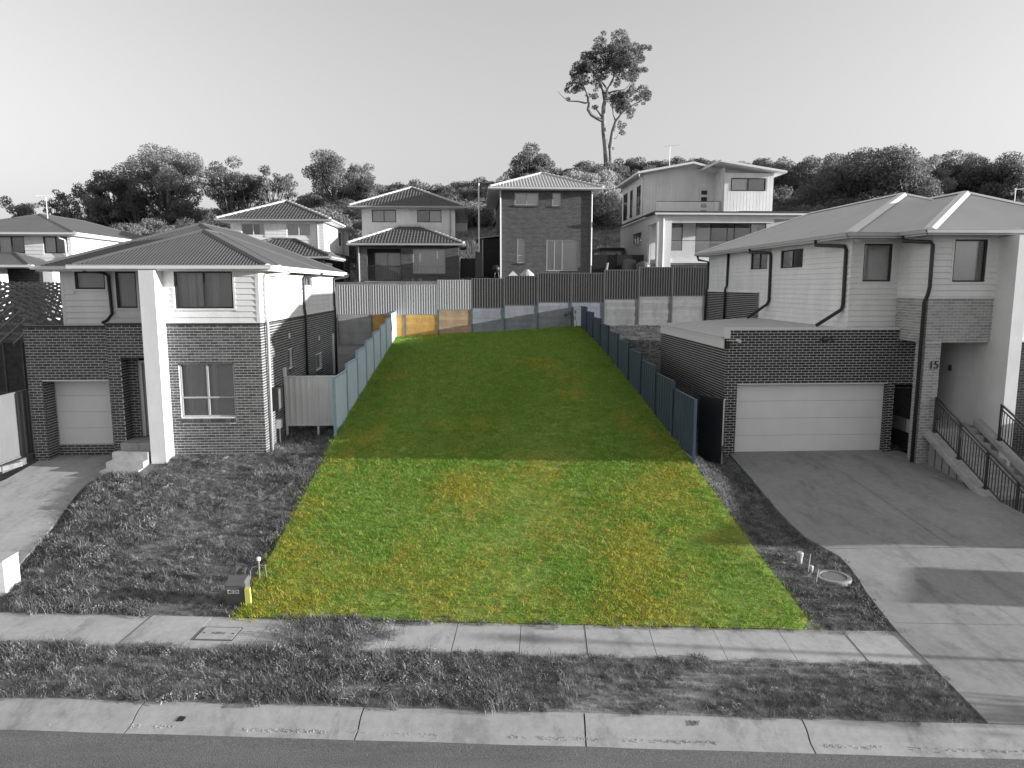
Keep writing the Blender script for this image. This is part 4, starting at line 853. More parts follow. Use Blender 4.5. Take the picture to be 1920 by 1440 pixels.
def modern_house():
    H = thing('house', 'white modern house with flat terrace and skewed roof right of the brick house', 'house', (17, 55, 7))
    F, S = Face('F', 49.5), Face('L', 12.6)
    # lower storey: side wall, columns, recessed glazing, balcony
    sw = (54.2, 57.0, 9.6, 10.4); wall('side_wall', S, 52.2, 62, 6.5, 11.3, 'render_white', H, [sw]); window(S, *sw, H, mull=(.33, .66), back='room_dark', sill='render_white')
    part('side_return', MB().box(12.6, 12.75, 49.6, 52.2, 10.7, 11.3), 'render_white', H)
    part('column', MB().box(12.62, 13.05, 49.55, 50.0, 6.3, 11.3), 'render_white', H); part('column', MB().box(13.06, 13.6, 49.5, 49.9, 6.3, 11.2), 'render_white', H)
    part('beam', F.box(MB(), 12.9, 22.6, 10.98, 11.3, -.3, .02), 'render_white', H); part('beam', F.box(MB(), 13.6, 20.8, 10.7, 10.98, -.25, -.05), 'render_white', H)
    Rf = Face('F', 51.8); ops = [(13.9, 15.05, 8.9, 10.8), (16.0, 21.2, 8.7, 10.85)]; wall('recessed_wall', Rf, 12.75, 24, 6.2, 11.3, 'render_white', H, ops)
    window(Rf, *ops[0], H, rec=.02, back='curtain'); window(Rf, *ops[1], H, mull=(.22, .45, .55, .78), rec=.02, back='room_dark', cover=((0, .21, 'curtain'), (.8, .88, 'curtain')), name='sliding_door')
    part('balcony_slab', MB().box(12.9, 23.5, 49.6, 51.8, 7.95, 8.25), 'render_white', H); b = part('balustrade_glass', MB().box(13.6, 21.5, 49.62, 49.64, 8.25, 9.45), 'glass', H); part('balustrade_rail', MB().box(13.6, 21.5, 49.6, 49.66, 9.45, 9.49), 'trim_dark', b)
    lo = (13.9, 22.0, 6.4, 7.8); wall('basement_wall', Face('F', 50.4), 13.0, 24, 5.5, 7.95, 'render_white', H, [lo]); window(Face('F', 50.4), *lo, H, mull=(.25, .5, .75), back='room_dark')
    tr = part('terrace_roof', MB().box(12.3, 24.6, 49.1, 53, 11.36, 11.42).box(12.3, 12.5, 53, 62, 11.36, 11.42), 'trim_dark', H); part('terrace_edge', MB().box(12.35, 24.5, 49.15, 49.25, 11.2, 11.36), 'trim_white', tr)
    m_ = MB(); ribbed([(18.3, 49.1, 11.44), (24.6, 49.1, 11.44), (24.6, 53, 11.7), (18.3, 53, 11.7)], (1, 0, 0), (0, 1, .066), corr(.19, .02), m_, .03); part('roof_sheet', m_, 'roof_light', tr)
    # upper storey
    A, B_ = Face('F', 54.5), Face('F', 52.6); lt = lambda u: float(np.interp(u, [12.7, 16.3, 17.8], [14.6, 15.25, 14.75])); rt = lambda u: float(np.interp(u, [17.6, 18.0, 22], [15.0, 15.05, 14.45]))
    dn = (16.95, 17.8, 11.6, 13.75)
    m_ = MB(); 
    for a, b, c in ((12.7, 16.3, A), (16.3, 18.2, A)): m_.quad(c.P(a, 11, 0), c.P(b, 11, 0), c.P(b, lt(b), 0), c.P(a, lt(a), 0))
    w = part('upper_front_wall', m_, 'clad_grey', H); vboards(A, 12.7, 18.2, 11.4, lambda u: lt(u)-.08, w, 'clad_grey', [dn], .25)
    d = part('terrace_door', A.box(MB(), *dn, -.02, .04), 'trim_white', H)
    for i in range(4): part('door_light', A.box(MB(), 17.15, 17.6, 11.75+i*.48, 12.05+i*.48, .04, .05), 'room_dark', d)
    wr = (18.75, 21.3, 13.25, 14.15); w = wall('upper_right_wall', B_, 18.25, 21.9, 11, 14.5, 'clad_grey', H, [wr], thick=.1); vboards(B_, 18.25, 21.9, 11.4, lambda u: 14.5, w, 'clad_grey', [wr], .25); window(B_, *wr, H, mull=(.5,), rec=.0, back='room_dark', cover=((0, .45, 'curtain'),), wproud=.04)
    part('upper_return_wall', MB().box(18.2, 18.3, 52.7, 54.5, 11, 14.9), 'clad_grey', H); part('right_wall', MB().box(21.8, 21.9, 52.7, 62, 11, 14.4), 'clad_grey', H); part('back_wall', MB().box(12.7, 21.9, 62, 62.1, 6, 14.6), 'clad_grey', H)
    sl_ = Face('L', 12.7); ops = [(55.2, 56.6, 11.8, 14.0), (58.0, 59.0, 11.8, 14.0), (60.0, 61.6, 11.8, 14.0)]; wall('upper_side_wall', sl_, 54.5, 62, 11, 14.55, 'render_white', H, ops)
    for q in ops: window(sl_, *q, H, mull=(.5,), rec=.02, back='room_dark')
    roof = part('skillion_roof', MB().hexa([(12.1, 53.7, 14.6), (16.3, 53.7, 15.35), (16.3, 62.6, 15.35), (12.1, 62.6, 14.6), (12.1, 53.7, 14.74), (16.3, 53.7, 15.5), (16.3, 62.6, 15.5), (12.1, 62.6, 14.74)]).hexa([(16.31, 53.7, 15.34), (17.9, 53.7, 14.95), (17.9, 62.6, 14.95), (16.31, 62.6, 15.34), (16.31, 53.7, 15.49), (17.9, 53.7, 15.09), (17.9, 62.6, 15.09), (16.31, 62.6, 15.49)]), 'trim_white', H)
    part('skillion_roof', MB().hexa([(17.7, 51.9, 15.18), (22.6, 51.9, 14.45), (22.6, 62.6, 14.45), (17.7, 62.6, 15.18), (17.7, 51.9, 15.34), (22.6, 51.9, 14.6), (22.6, 62.6, 14.6), (17.7, 62.6, 15.34)]).hexa([(16.9, 52.6, 14.85), (17.69, 51.9, 15.18), (17.69, 62.6, 15.18), (16.9, 62.6, 14.85), (16.9, 52.6, 15.0), (17.69, 51.9, 15.34), (17.69, 62.6, 15.34), (16.9, 62.6, 15.0)]), 'trim_white', H)
    gl = part('terrace_balustrade', MB().box(13.4, 18.2, 53.1, 53.12, 11.45, 12.5), 'glass', H); part('terrace_rail', MB().box(13.4, 18.2, 53.09, 53.13, 12.5, 12.54), 'trim_dark', gl)
    part('downpipe', MB().tube([(12.2, 53.8, 14.55), (12.3, 54.0, 14.35), (12.62, 54.4, 14.3), (12.62, 54.4, 11.5)], .05, 8), 'trim_white', H); part('downpipe', MB().tube([(13.2, 49.3, 11.3), (13.0, 49.42, 11.05), (13.0, 49.42, 6.5)], .05, 8), 'trim_white', H); part('downpipe', MB().tube([(12.5, 61.5, 11.2), (12.5, 61.5, 7)], .05, 8), 'trim_white', H)
    a = part('aerial', MB().tube([(15.6, 58, 15.3), (15.6, 58, 17.4)], .025, 6), 'plastic_white', H); part('aerial_boom', MB().bar((15.2, 58, 17.35), (16.6, 58, 17.5), .03, .03), 'plastic_white', a)
    for i in range(6): part('aerial_element', MB().bar((15.25+i*.24, 57.8, 17.37+i*.025), (15.25+i*.24, 58.2, 17.37+i*.025), .012, .012), 'plastic_white', a)
    part('rear_wing', MB().box(10.6, 12.3, 60, 66, 6, 9.3), 'render_white', H); part('rear_wing_roof', MB().box(10.4, 12.5, 59.7, 66.2, 9.3, 9.5), 'trim_dark', H); pipe(H, 11.0, 60, 6.5, 9.3, 'trim_white')
modern_house()
def right_edge_house():
    H = thing('house', 'grey metal roof of a far house behind number 15 at the right frame edge', 'house', (46, 53, 7))
    part('wall', MB().box(41, 51, 48, 58, 5, 10.2), 'clad_grey', H); hip_roof(H, 40.5, 51.5, 47.5, 58.5, 10.25, .36, 'roof_light', faces='FL', pitch=.2)
    a = part('aerial', MB().tube([(37.6, 49, 10.0), (37.6, 49, 13.1)], .03, 6), 'plastic_white', H); part('aerial_boom', MB().bar((37.5, 49, 13.0), (39.6, 49, 13.15), .04, .04), 'plastic_white', a)
    part('eave_box', MB().box(37.4, 40.6, 48.6, 57, 9.9, 10.1), 'trim_grey', H)
right_edge_house()
# fences and clutter between the back houses
tag(part('fence', MB().box(8.6, 12.3, 52.0, 52.08, 6.2, 8.6).box(8.55, 8.65, 51.9, 52.1, 6.2, 8.7).box(10.3, 10.4, 51.9, 52.1, 6.2, 8.7), 'dark_metal', None), 'black fence between the brick house and the white modern house', 'fence')
for k, (x, y, h_) in enumerate(((10.9, 50.5, 8.2), (11.7, 49.6, 8.0))): tag(part('rainwater_tank', MB().lathe((x, y, 6.3), [(.5, 0), (.5, h_-6.5), (.42, h_-6.35), (.1, h_-6.25)], 16), 'plastic_grey', None), 'grey water tank by the side of the white modern house, %s' % ('nearer its wall' if k else 'nearer the brick house'), 'tank')
tag(part('fence', MB().box(-1.0, .3, 51.5, 51.58, 6, 8.3), 'dark_metal', None), 'black fence between the porch house and the pale pole', 'fence')
tag(part('shed_panel', MB().box(.05, .5, 48.2, 49.6, 6, 8.6), 'dark_metal', None), 'black sheet panel at the foot of the pale pole', 'panel')
bb = thing('kettle_barbecue', 'round black kettle barbecue at the left corner of the brick house', 'barbecue', (1.45, 48.6, 6.6))
part('bowl', MB().lathe((1.45, 48.6, 7.2), [(.05, 0), (.2, .06), (.29, .2), (.3, .28)], 16), 'dark_metal', bb); part('lid', MB().lathe((1.45, 48.6, 7.49), [(.3, 0), (.28, .1), (.18, .22), (.04, .26)], 16), 'dark_metal', bb)
for a in range(3): part('leg', MB().tube([(1.45+.15*math.cos(a*2.1), 48.6+.15*math.sin(a*2.1), 7.25), (1.45+.28*math.cos(a*2.1), 48.6+.28*math.sin(a*2.1), 6.4)], .015, 6), 'trim_grey', bb)
for k, (x, w_) in enumerate(((2.55, .55), (3.5, .7))):
    t_ = thing('play_house' if k == 0 else 'garden_cover', 'small white peaked top poking above the dark rear fence' if k == 0 else 'pale rounded cover poking above the dark rear fence', 'cover', (x, 48, 6.2))
    if k == 0: part('roof', MB().hexa([(x-.45, 47.6, 6.9), (x+.45, 47.6, 6.9), (x+.45, 48.4, 6.9), (x-.45, 48.4, 6.9), (x-.03, 47.6, 7.32), (x+.03, 47.6, 7.32), (x+.03, 48.4, 7.32), (x-.03, 48.4, 7.32)]), 'plastic_white', t_); part('wall', MB().box(x-.38, x+.38, 47.7, 48.3, 6.1, 6.9), 'trim_grey', t_)
    else: part('cover', MB().lathe((x, 48, 6.1), [(.55, 0), (.55, .8), (.45, 1.05), (.22, 1.25), (.12, 1.35)], 14), 'trim_grey', t_)
ch = thing('garden_chair', 'white garden chair beside the black fence right of the brick house', 'chair', (8.9, 49.8, 6.6))
part('seat', MB().box(8.65, 9.15, 49.5, 50, 7.2, 7.25), 'plastic_white', ch); part('backrest', MB().hexa([(9.1, 49.5, 7.2), (9.16, 49.5, 7.2), (9.16, 50, 7.2), (9.1, 50, 7.2), (9.22, 49.5, 7.95), (9.28, 49.5, 7.95), (9.28, 50, 7.95), (9.22, 50, 7.95)]), 'plastic_white', ch)
for x in (8.68, 9.12):
    for y in (49.53, 49.97): part('leg', MB().box(x-.02, x+.02, y-.02, y+.02, 6.6, 7.2), 'plastic_white', ch)
pl = thing('light_pole', 'tall thin pale pole with a small lamp arm between the two back houses', 'pole', (.33, 51, 6.5))
part('shaft', MB().tube([(.33, 51, 6.3), (.33, 51, 13.45)], [.075, .05], 10), 'plastic_white', pl); part('arm', MB().tube([(.33, 51, 12.2), (.75, 50.8, 11.95)], .025, 6), 'plastic_white', pl); part('lamp', MB().lathe((.78, 50.8, 11.85), [(.05, 0), (.12, .03), (.1, .14), (.03, .18)], 12), 'plastic_white', pl)
# timber-framed house going up at the left
def framed_house():
    H = thing('unfinished_house', 'unfinished timber house frame with bare roof trusses at the left frame edge', 'house frame', (-19, 30, 1.5))
    x0, x1, xr = -23.0, -14.75, -18.9; y0, y1 = 25.2, 38.5; ze, tan = 4.55, .48
    y = y0+.4
    while y < y1:
        tr = MB(); hz = min((y-y0)*tan, (y1-y)*tan*1.5, (xr-x0)*tan); zt = ze+hz; xl, xq = x0+hz/tan, x1-hz/tan
        b = .09
        tr.bar((x0, y, ze), (xl, y, zt), .045, b); tr.bar((xq, y, zt), (x1, y, ze), .045, b); tr.bar((x0, y, ze), (x1, y, ze), .045, b)
        if xq-xl > .1: tr.bar((xl, y, zt), (xq, y, zt), .045, b)
        for k in (1, 3):
            xa, xb = x0+(x1-x0)*k/6, x0+(x1-x0)*(k+.5)/6; top = lambda q: ze+max(0, min(hz, (q-x0)*tan, (x1-q)*tan))
            tr.bar((xa, y, ze), (xb, y, top(xb)), .04, .07); tr.bar((xb, y, top(xb)), (x0+(x1-x0)*(k+1)/6, y, ze), .04, .07)
        part('roof_truss', tr, 'timber', H); y += .6
    for k in range(16):                            # jack rafters of the hip end towards the street
        x = x0+.4+k*.5; h_ = min((x-x0), (x1-x), 4.1)*tan; part('jack_rafter', MB().bar((x, y0-.3, ze-.14), (x, y0+h_/tan, ze+h_), .045, .09), 'timber', H)
    for k in range(5): part('batten', MB().bar((x1-.6-k*.75, y0+1.2+k*.7, ze+.33+k*.36), (x1-.6-k*.75, y1-1.5-k*.3, ze+.33+k*.36), .035, .04), 'timber', H)
    for k in range(19): yy = y0+k*.7; part('stud', MB().box(x1-.09, x1, yy, yy+.045, 1.0, ze), 'timber_dark', H)
    for k in range(14): xx = x0+k*.62; part('stud', MB().box(xx, xx+.045, y0, y0+.09, .9, ze), 'timber_dark', H)
    for z in (1.0, 2.7, ze-.09): part('plate', MB().box(x0, x1, y0+.005, y0+.085, z, z+.045).box(x1-.085, x1-.005, y0+.1, y1, z, z+.045), 'timber_dark', H)
    part('wrapped_wall', MB().box(x0, x1-.3, y0+2.6, y0+2.7, .9, ze-.1), 'timber_dark', H); part('window_unit', MB().box(-20.2, -17.6, y0-.06, y0-.01, 2.0, 4.1), 'plastic_grey', H)
framed_house()
# houses out of frame on the right, in whose shadow the block and the driveway lie
def neighbour(x0, x1, y0, y1, z, label, zr=.3, gnd=.3):
    H = thing('house', label, 'house', ((x0+x1)/2, (y0+y1)/2, gnd))
    F = Face('F', y0+.5); q = (x0+1.2, x0+3.0, gnd+1.0, gnd+2.2); wall('front_wall', F, x0+.5, x1-.5, gnd-.4, z-.1, 'far_brick_dark', H, [q]); window(F, *q, H, mull=(.5,), back='curtain')
    part('side_wall', MB().box(x0+.5, x0+.62, y0+.62, y1-.5, gnd-.4, z-.1), 'far_brick_dark', H); part('side_wall', MB().box(x1-.62, x1-.5, y0+.62, y1-.5, gnd-.4, z-.1), 'far_brick_dark', H); part('back_wall', MB().box(x0+.5, x1-.5, y1-.62, y1-.5, gnd-.4, z-.1), 'far_brick_dark', H)
    hip_roof(H, x0, x1, y0, y1, z, zr, 'roof_light', faces='FL', pitch=.2); eave(H, x0, x1, y0, y1, z, x0+.5, x1-.5, y0+.5, y1-.5)
neighbour(21.5, 31, 13.15, 30, 3.2, 'single-storey brick house next to number 15, beyond the right frame edge', .12)
neighbour(34, 44, 12.6, 28, 3.9, 'brick house two doors right of number 15, beyond the right frame edge', .3, .2)
bw_ = thing('added_shadow_wall', 'brick wall added beyond the right frame edge to shade the driveway', 'wall', (21, 12.8, 0)); part('wall', MB().box(20.9, 21.14, 11.2, 12.62, -.2, 2.12), 'far_brick_dark', bw_); part('coping', MB().box(20.86, 21.18, 11.16, 12.66, 2.12, 2.2), 'concrete', bw_)  # added unseen wall, shaped to cast the shadow band across the driveway
sl_ = thing('street_light', 'short street light post on the verge beyond the right frame edge', 'street light', (24, 8.75, 0)); part('post', MB().tube([(24, 8.75, -.1), (24, 8.75, 3.7)], [.07, .05], 10), 'trim_grey', sl_); part('lamp', MB().lathe((24, 8.75, 3.7), [(.06, 0), (.16, .05), (.16, .2), (.05, .28)], 14), 'trim_grey', sl_)
# ------------------------------------------------------------------ street furniture
lb = thing('letterbox', 'white rendered letterbox pillar at the left frame edge beside the driveway', 'letterbox', (-9.95, 14.7, .1))
part('body', MB().box(-10.22, -9.72, 14.5, 15.0, -.05, .78), 'render_white', lb); part('cap', MB().box(-10.23, -9.71, 14.49, 15.01, .781, .80), 'trim_grey', lb); part('slot', MB().box(-10.1, -9.8, 14.49, 14.499, .58, .62), 'trim_dark', lb); part('newspaper_hole', MB().tube([(-9.93, 14.499, .32), (-9.93, 14.485, .32)], .07, 16), 'trim_dark', lb); part('hole_ring', MB().tube([(-9.93, 14.4995, .32), (-9.93, 14.492, .32)], .085, 16), 'plastic_white', lb)
mt = thing('service_pillar', 'grey service pillar with a small number plate at the front left corner of the green block', 'service pillar', (-4.8, 13.9, 0))
part('body', MB().box(-5.02, -4.62, 13.78, 14.08, -.1, .47), 'plastic_grey', mt); part('lid', MB().hexa([(-5.04, 13.76, .47), (-4.6, 13.76, .47), (-4.6, 14.1, .47), (-5.04, 14.1, .47), (-5.0, 13.8, .54), (-4.64, 13.8, .54), (-4.64, 14.1, .56), (-5.0, 14.1, .56)]), 'plastic_grey', mt); pl_ = part('number_plate', MB().box(-4.97, -4.74, 13.772, 13.78, .30, .38), 'plastic_white', mt)
text('40 24', .085, 'letter_dark', mt, (-4.855, 13.768, .34), (R(90), 0, 0), 'plate_number', .002)
yp = thing('marker_post', 'yellow marker post in dry grass at the front left corner of the green block', 'post', (-4.55, 13.75, 0))
part('post', MB().hexa([(-4.60, 13.7, -.1), (-4.49, 13.7, -.1), (-4.49, 13.77, -.1), (-4.60, 13.77, -.1), (-4.61, 13.7, .42), (-4.51, 13.7, .42), (-4.51, 13.77, .44), (-4.61, 13.77, .44)]), 'post_yellow', yp)
tp = thing('standpipe', 'metal standpipe with white cap behind the service pillar', 'standpipe', (-4.62, 14.7, .2))
part('riser', MB().tube([(-4.62, 14.7, 0), (-4.62, 14.7, .62)], .024, 8), 'steel_post_grey', tp); part('cap', MB().lathe((-4.62, 14.7, .62), [(.04, 0), (.05, .02), (.05, .06), (.02, .08)], 14), 'trim_white', tp); part('bend', MB().tube([(-4.62, 14.7, .5), (-4.75, 14.68, .48), (-4.8, 14.68, .4), (-4.8, 14.68, .15)], .014, 8), 'steel_post_grey', tp); part('bend', MB().tube([(-4.62, 14.7, .52), (-4.5, 14.72, .5), (-4.46, 14.72, .1)], .014, 8), 'steel_post_grey', tp)
pit = thing('pit_lid', 'rectangular telecom pit lid lettered NBN set in the left footpath', 'pit lid', (-4.75, 12.68, .02))
cx_, cy_ = -4.78, 12.68; a5 = -math.atan(.09797)
def rot2(x, y): return (cx_+x*math.cos(a5)-y*math.sin(a5), cy_+x*math.sin(a5)+y*math.cos(a5))
q = lambda a, b, c, d, z0, z1: [(*rot2(x, y), z0) for x, y in ((a, c), (b, c), (b, d), (a, d))] + [(*rot2(x, y), z1) for x, y in ((a, c), (b, c), (b, d), (a, d))]
m_ = MB(); 
for r in ((-.37, .37, -.25, -.232), (-.37, .37, .232, .25), (-.37, -.352, -.232, .232), (.352, .37, -.232, .232)): m_.hexa(q(*r, .0, .022))
part('frame', m_, 'plastic_grey', pit); part('cover', MB().hexa(q(-.34, .34, -.22, .22, 0, .026)), 'concrete', pit)
for s_ in (-1, 1): part('lifting_eye', MB().hexa(q(s_*.27-.025, s_*.27+.025, -.015, .015, .026, .028)), 'trim_dark', pit)
text('NBN', .12, 'plastic_grey', pit, (cx_, cy_, .027), (0, 0, a5), 'lettering', .002)
text('W', .15, 'steel_post_grey', kerb, (3.2, 9.56, .005), (R(8), 0, a5), 'kerb_mark', .004)
part('kerb_hole', MB().hexa([(*st(a, t), z-.02) for a, t, z in ((-5.50, 9.655, -.085), (-5.39, 9.66, -.082), (-5.36, 9.71, -.046), (-5.46, 9.72, -.04))]+[(*st(a, t), z+.004) for a, t, z in ((-5.50, 9.655, -.085), (-5.39, 9.66, -.082), (-5.36, 9.71, -.046), (-5.46, 9.72, -.04))]), 'letter_dark', kerb)
ml = thing('manhole', 'round concrete manhole with dark grated cover beside the right driveway', 'manhole', (7.8, 14.1, .15))
zc = g(7.4, 14.1)+.015
part('surround', MB().lathe((7.6, 14.1, zc-.12), [(.36, 0), (.36, .13), (.34, .15), (.27, .15), (.26, .1), (.26, .05)], 32), 'driveway', ml); cv = part('cover', MB().lathe((7.6, 14.1, zc-.12), [(.255, .05), (.255, .125)], 32), 'plastic_grey', ml)
for i in range(9): x = -.2+i*.05; h_ = math.sqrt(.24**2-x*x); part('cover_bar', MB().box(7.6+x-.008, 7.6+x+.008, 14.1-h_, 14.1+h_, zc+.005, zc+.018), 'trim_grey', cv)
for k, (x, y, r_, h_, lab) in enumerate(((7.15, 14.75, .075, .26, 'white capped inspection pipe standing in the grass strip by the right driveway'), (7.22, 14.35, .05, .16, 'short white capped pipe beside the manhole'))):
    z0 = g(x, y); o = thing('inspection_pipe', lab, 'pipe', (x, y, z0), 'pipes in the grass strip'); part('pipe', MB().lathe((x, y, z0-.1), [(r_*.8, 0), (r_*.8, h_)], 14), 'trim_grey', o); part('cap', MB().lathe((x, y, z0-.1+h_), [(r_, 0), (r_, .07), (r_*.8, .09)], 14), 'trim_grey', o)
for k, (x, y, dx, lab) in enumerate(((7.12, 14.3, .05, 'thin leaning survey stake between the two white pipes'), (7.1, 13.9, .06, 'short pale survey stake nearest the footpath beside the manhole'))): z0 = g(x, y); tag(part('survey_stake', MB().bar((x, y, z0-.1), (x+dx, y+.02, z0+.42-.12*k), .025, .025), 'timber', None), lab, 'stake', 'survey stakes')

# ------------------------------------------------------------------ vegetation
def quads_mesh(name, P):
    """P: (n, 4, 3) leaf corners"""
    n = len(P); me = bpy.data.meshes.new(name); me.vertices.add(n*4); me.vertices.foreach_set('co', P.reshape(-1).astype(np.float32))
    me.loops.add(n*4); me.loops.foreach_set('vertex_index', np.arange(n*4, dtype=np.int32)); me.polygons.add(n); me.polygons.foreach_set('loop_start', np.arange(0, n*4, 4, dtype=np.int32)); me.update(calc_edges=True); return me
def leaves(cent, size, r, droop=.0):
    n = len(cent); a = r.normal(size=(n, 3)); a[:, 2] -= droop; a /= np.linalg.norm(a, axis=1)[:, None]; b = np.cross(a, r.normal(size=(n, 3))); b /= np.linalg.norm(b, axis=1)[:, None]
    s = size*r.uniform(.6, 1.4, n)[:, None]; return np.stack([cent-a*s, cent+b*s*.42, cent+a*s, cent-b*s*.42], 1)
def ball(n, r): v = r.normal(size=(n, 3)); return v/np.linalg.norm(v, axis=1)[:, None]*(r.uniform(.15, 1, n)**.4)[:, None]
def clump_leaves(clumps, per, size, r, droop=.3):
    out = []
    for c, rad in clumps:
        n = max(10, int(per*rad[0]*rad[2])); out.append(leaves(np.array(c)+ball(n, r)*np.array(rad), size, r, droop))
    return np.concatenate(out)
def tree(x, y, ztop, wd, label, leafm, seed, dense=1.0, base=.32, name='gum_tree', bark='bark', group='trees on the hill', leafsize=.34):
    r = np.random.default_rng(seed); zb = g(x, y)-.3; Ht = ztop-zb; T = thing(name, label, 'tree', (x, y, zb), group)
    lean = r.uniform(-.06, .06, 2)*Ht; top = np.array([x+lean[0], y+lean[1], zb+Ht*.66]); mb = MB(); tr = .018*Ht+.06
    pts = [np.array([x, y, zb])]+[np.array([x, y, zb])*(1-k)+top*k+np.array([*r.normal(0, .02*Ht, 2), 0]) for k in (.25, .5, .75)]+[top]; mb.tube(pts, [tr, tr*.85, tr*.7, tr*.5, tr*.25], 8)
    n = int(17*dense)+7; cl = []; c0 = zb+Ht*(base+1)/2; hh = Ht*(1-base)/2
    for i in range(n):
        v = r.normal(size=3); v /= np.linalg.norm(v); v[:2] *= 1.0 if abs(v[2]) < .75 else 1.5; v[2] = np.clip(v[2], -.9, .82); k = r.uniform(.35, .9); rad = wd*r.uniform(.11, .19)
        c = np.array([x+lean[0]*.7+v[0]*wd/2*k, y+lean[1]*.7+v[1]*wd/2*k, c0+v[2]*hh*k]); cl.append((c, (rad, rad, rad*.72)))
        k = np.clip((c[2]-zb)/Ht-.25, .25, .9); s_ = pts[0]*(1-k)+top*k; md = (s_+c)/2+np.array([0, 0, -.04*Ht]); mb.tube([s_, md, c], [tr*.38, tr*.26, tr*.1], 6)
    part('trunk', mb, bark, T, smooth=True); me = quads_mesh('crown', clump_leaves(cl, 330, leafsize*.5, r)); put('crown', me, leafm, T)
    return T
TH_, PS_ = R(7.89), R(2.973); FW = np.array([math.sin(PS_)*math.cos(TH_), math.cos(PS_)*math.cos(TH_), -math.sin(TH_)]); RT = np.array([math.cos(PS_), -math.sin(PS_), 0]); UP = np.cross(RT, FW)
def far(px, py, Y):                    # point of the far plane y = Y that shows at photo pixel px, py
    d = FW+(px-960)/1335*RT+(720-py)/1335*UP; return np.array([0, 0, 6.4])+d*Y/d[1]
TS = [(34, 369, 48, 112, 'small round tree alone on the far left skyline', 'leaf_mid', 1.2), (99, 368, 44, 112, 'small dark tree behind the roof aerial at far left', 'leaf_mid', 1.0), (131, 350, 40, 108, 'thin pale tree right of the far left aerial', 'leaf_mid', .8),
      (166, 336, 56, 106, 'low spreading gum at the left of the tall dark pair', 'leaf_dark', 1.3), (204, 298, 86, 104, 'dense dark gum left of the tallest left gum', 'leaf_mid', 2.2), (252, 345, 66, 103, 'dark gum filling the gap below the two tallest left gums', 'leaf_dark', 1.7),
      (303, 271, 112, 105, 'tallest open gum in the group on the left skyline', 'leaf_mid', 1.9), (345, 372, 60, 103, 'low gum at the right foot of the tallest left gum', 'leaf_dark', 1.3), (424, 289, 78, 100, 'bushy gum behind the tiled roof left of centre', 'leaf_mid', 1.9), (460, 318, 66, 101, 'gum leaning right of the bushy gum left of centre', 'leaf_mid', 1.4),
      (503, 293, 44, 98, 'slim gum with bare pale trunk left of centre', 'leaf_mid', .9), (541, 316, 34, 100, 'small gum right of the slim pale-trunked gum', 'leaf_mid', .9), (626, 281, 84, 104, 'spreading gum on the skyline left of the tiled porch house', 'leaf_mid', 1.4), (672, 300, 62, 106, 'rounded gum right of the spreading skyline gum', 'leaf_mid', 1.4),
      (985, 262, 84, 100, 'round gum above the roof of the brick house', 'leaf_mid', 2.0), (1110, 312, 120, 84, 'pale rounded tree behind the right of the brick house', 'leaf_pale', 2.6), (1450, 290, 70, 100, 'dark tree right of the modern house roof', 'leaf_mid', 1.8), (1535, 284, 104, 96, 'dark tree left of the broad pale tree behind number 15', 'leaf_mid', 2.2),
      (1630, 290, 200, 80, 'broad pale tree behind the roof of number 15', 'leaf_mid', 3.4), (1645, 275, 120, 100, 'tall tree behind the broad pale tree', 'leaf_mid', 2.2), (1725, 288, 90, 92, 'tree right of the broad pale tree behind number 15', 'leaf_pale', 2.2), (1795, 283, 110, 95, 'tree above the second roof peak of number 15', 'leaf_mid', 2.2), (1870, 290, 130, 90, 'dark tree at the right frame edge', 'leaf_dark', 2.4), (610, 388, 70, 75, 'pale shrub behind the roof of the half hidden tile house', 'leaf_pale', 1.6)]
for i, (px, py, wp, Y, lab, lf, dn) in enumerate(TS):
    q_ = far(px, py, Y); tree(q_[0], Y, q_[2], wp*(1.28 if dn < 2 else 1.12)*Y/1335, lab, lf, 100+i, dn, .34 if dn < 2 else .1, bark='bark' if dn < 2 else 'bark_dark', leafsize=.3 if dn < 2 else .34)
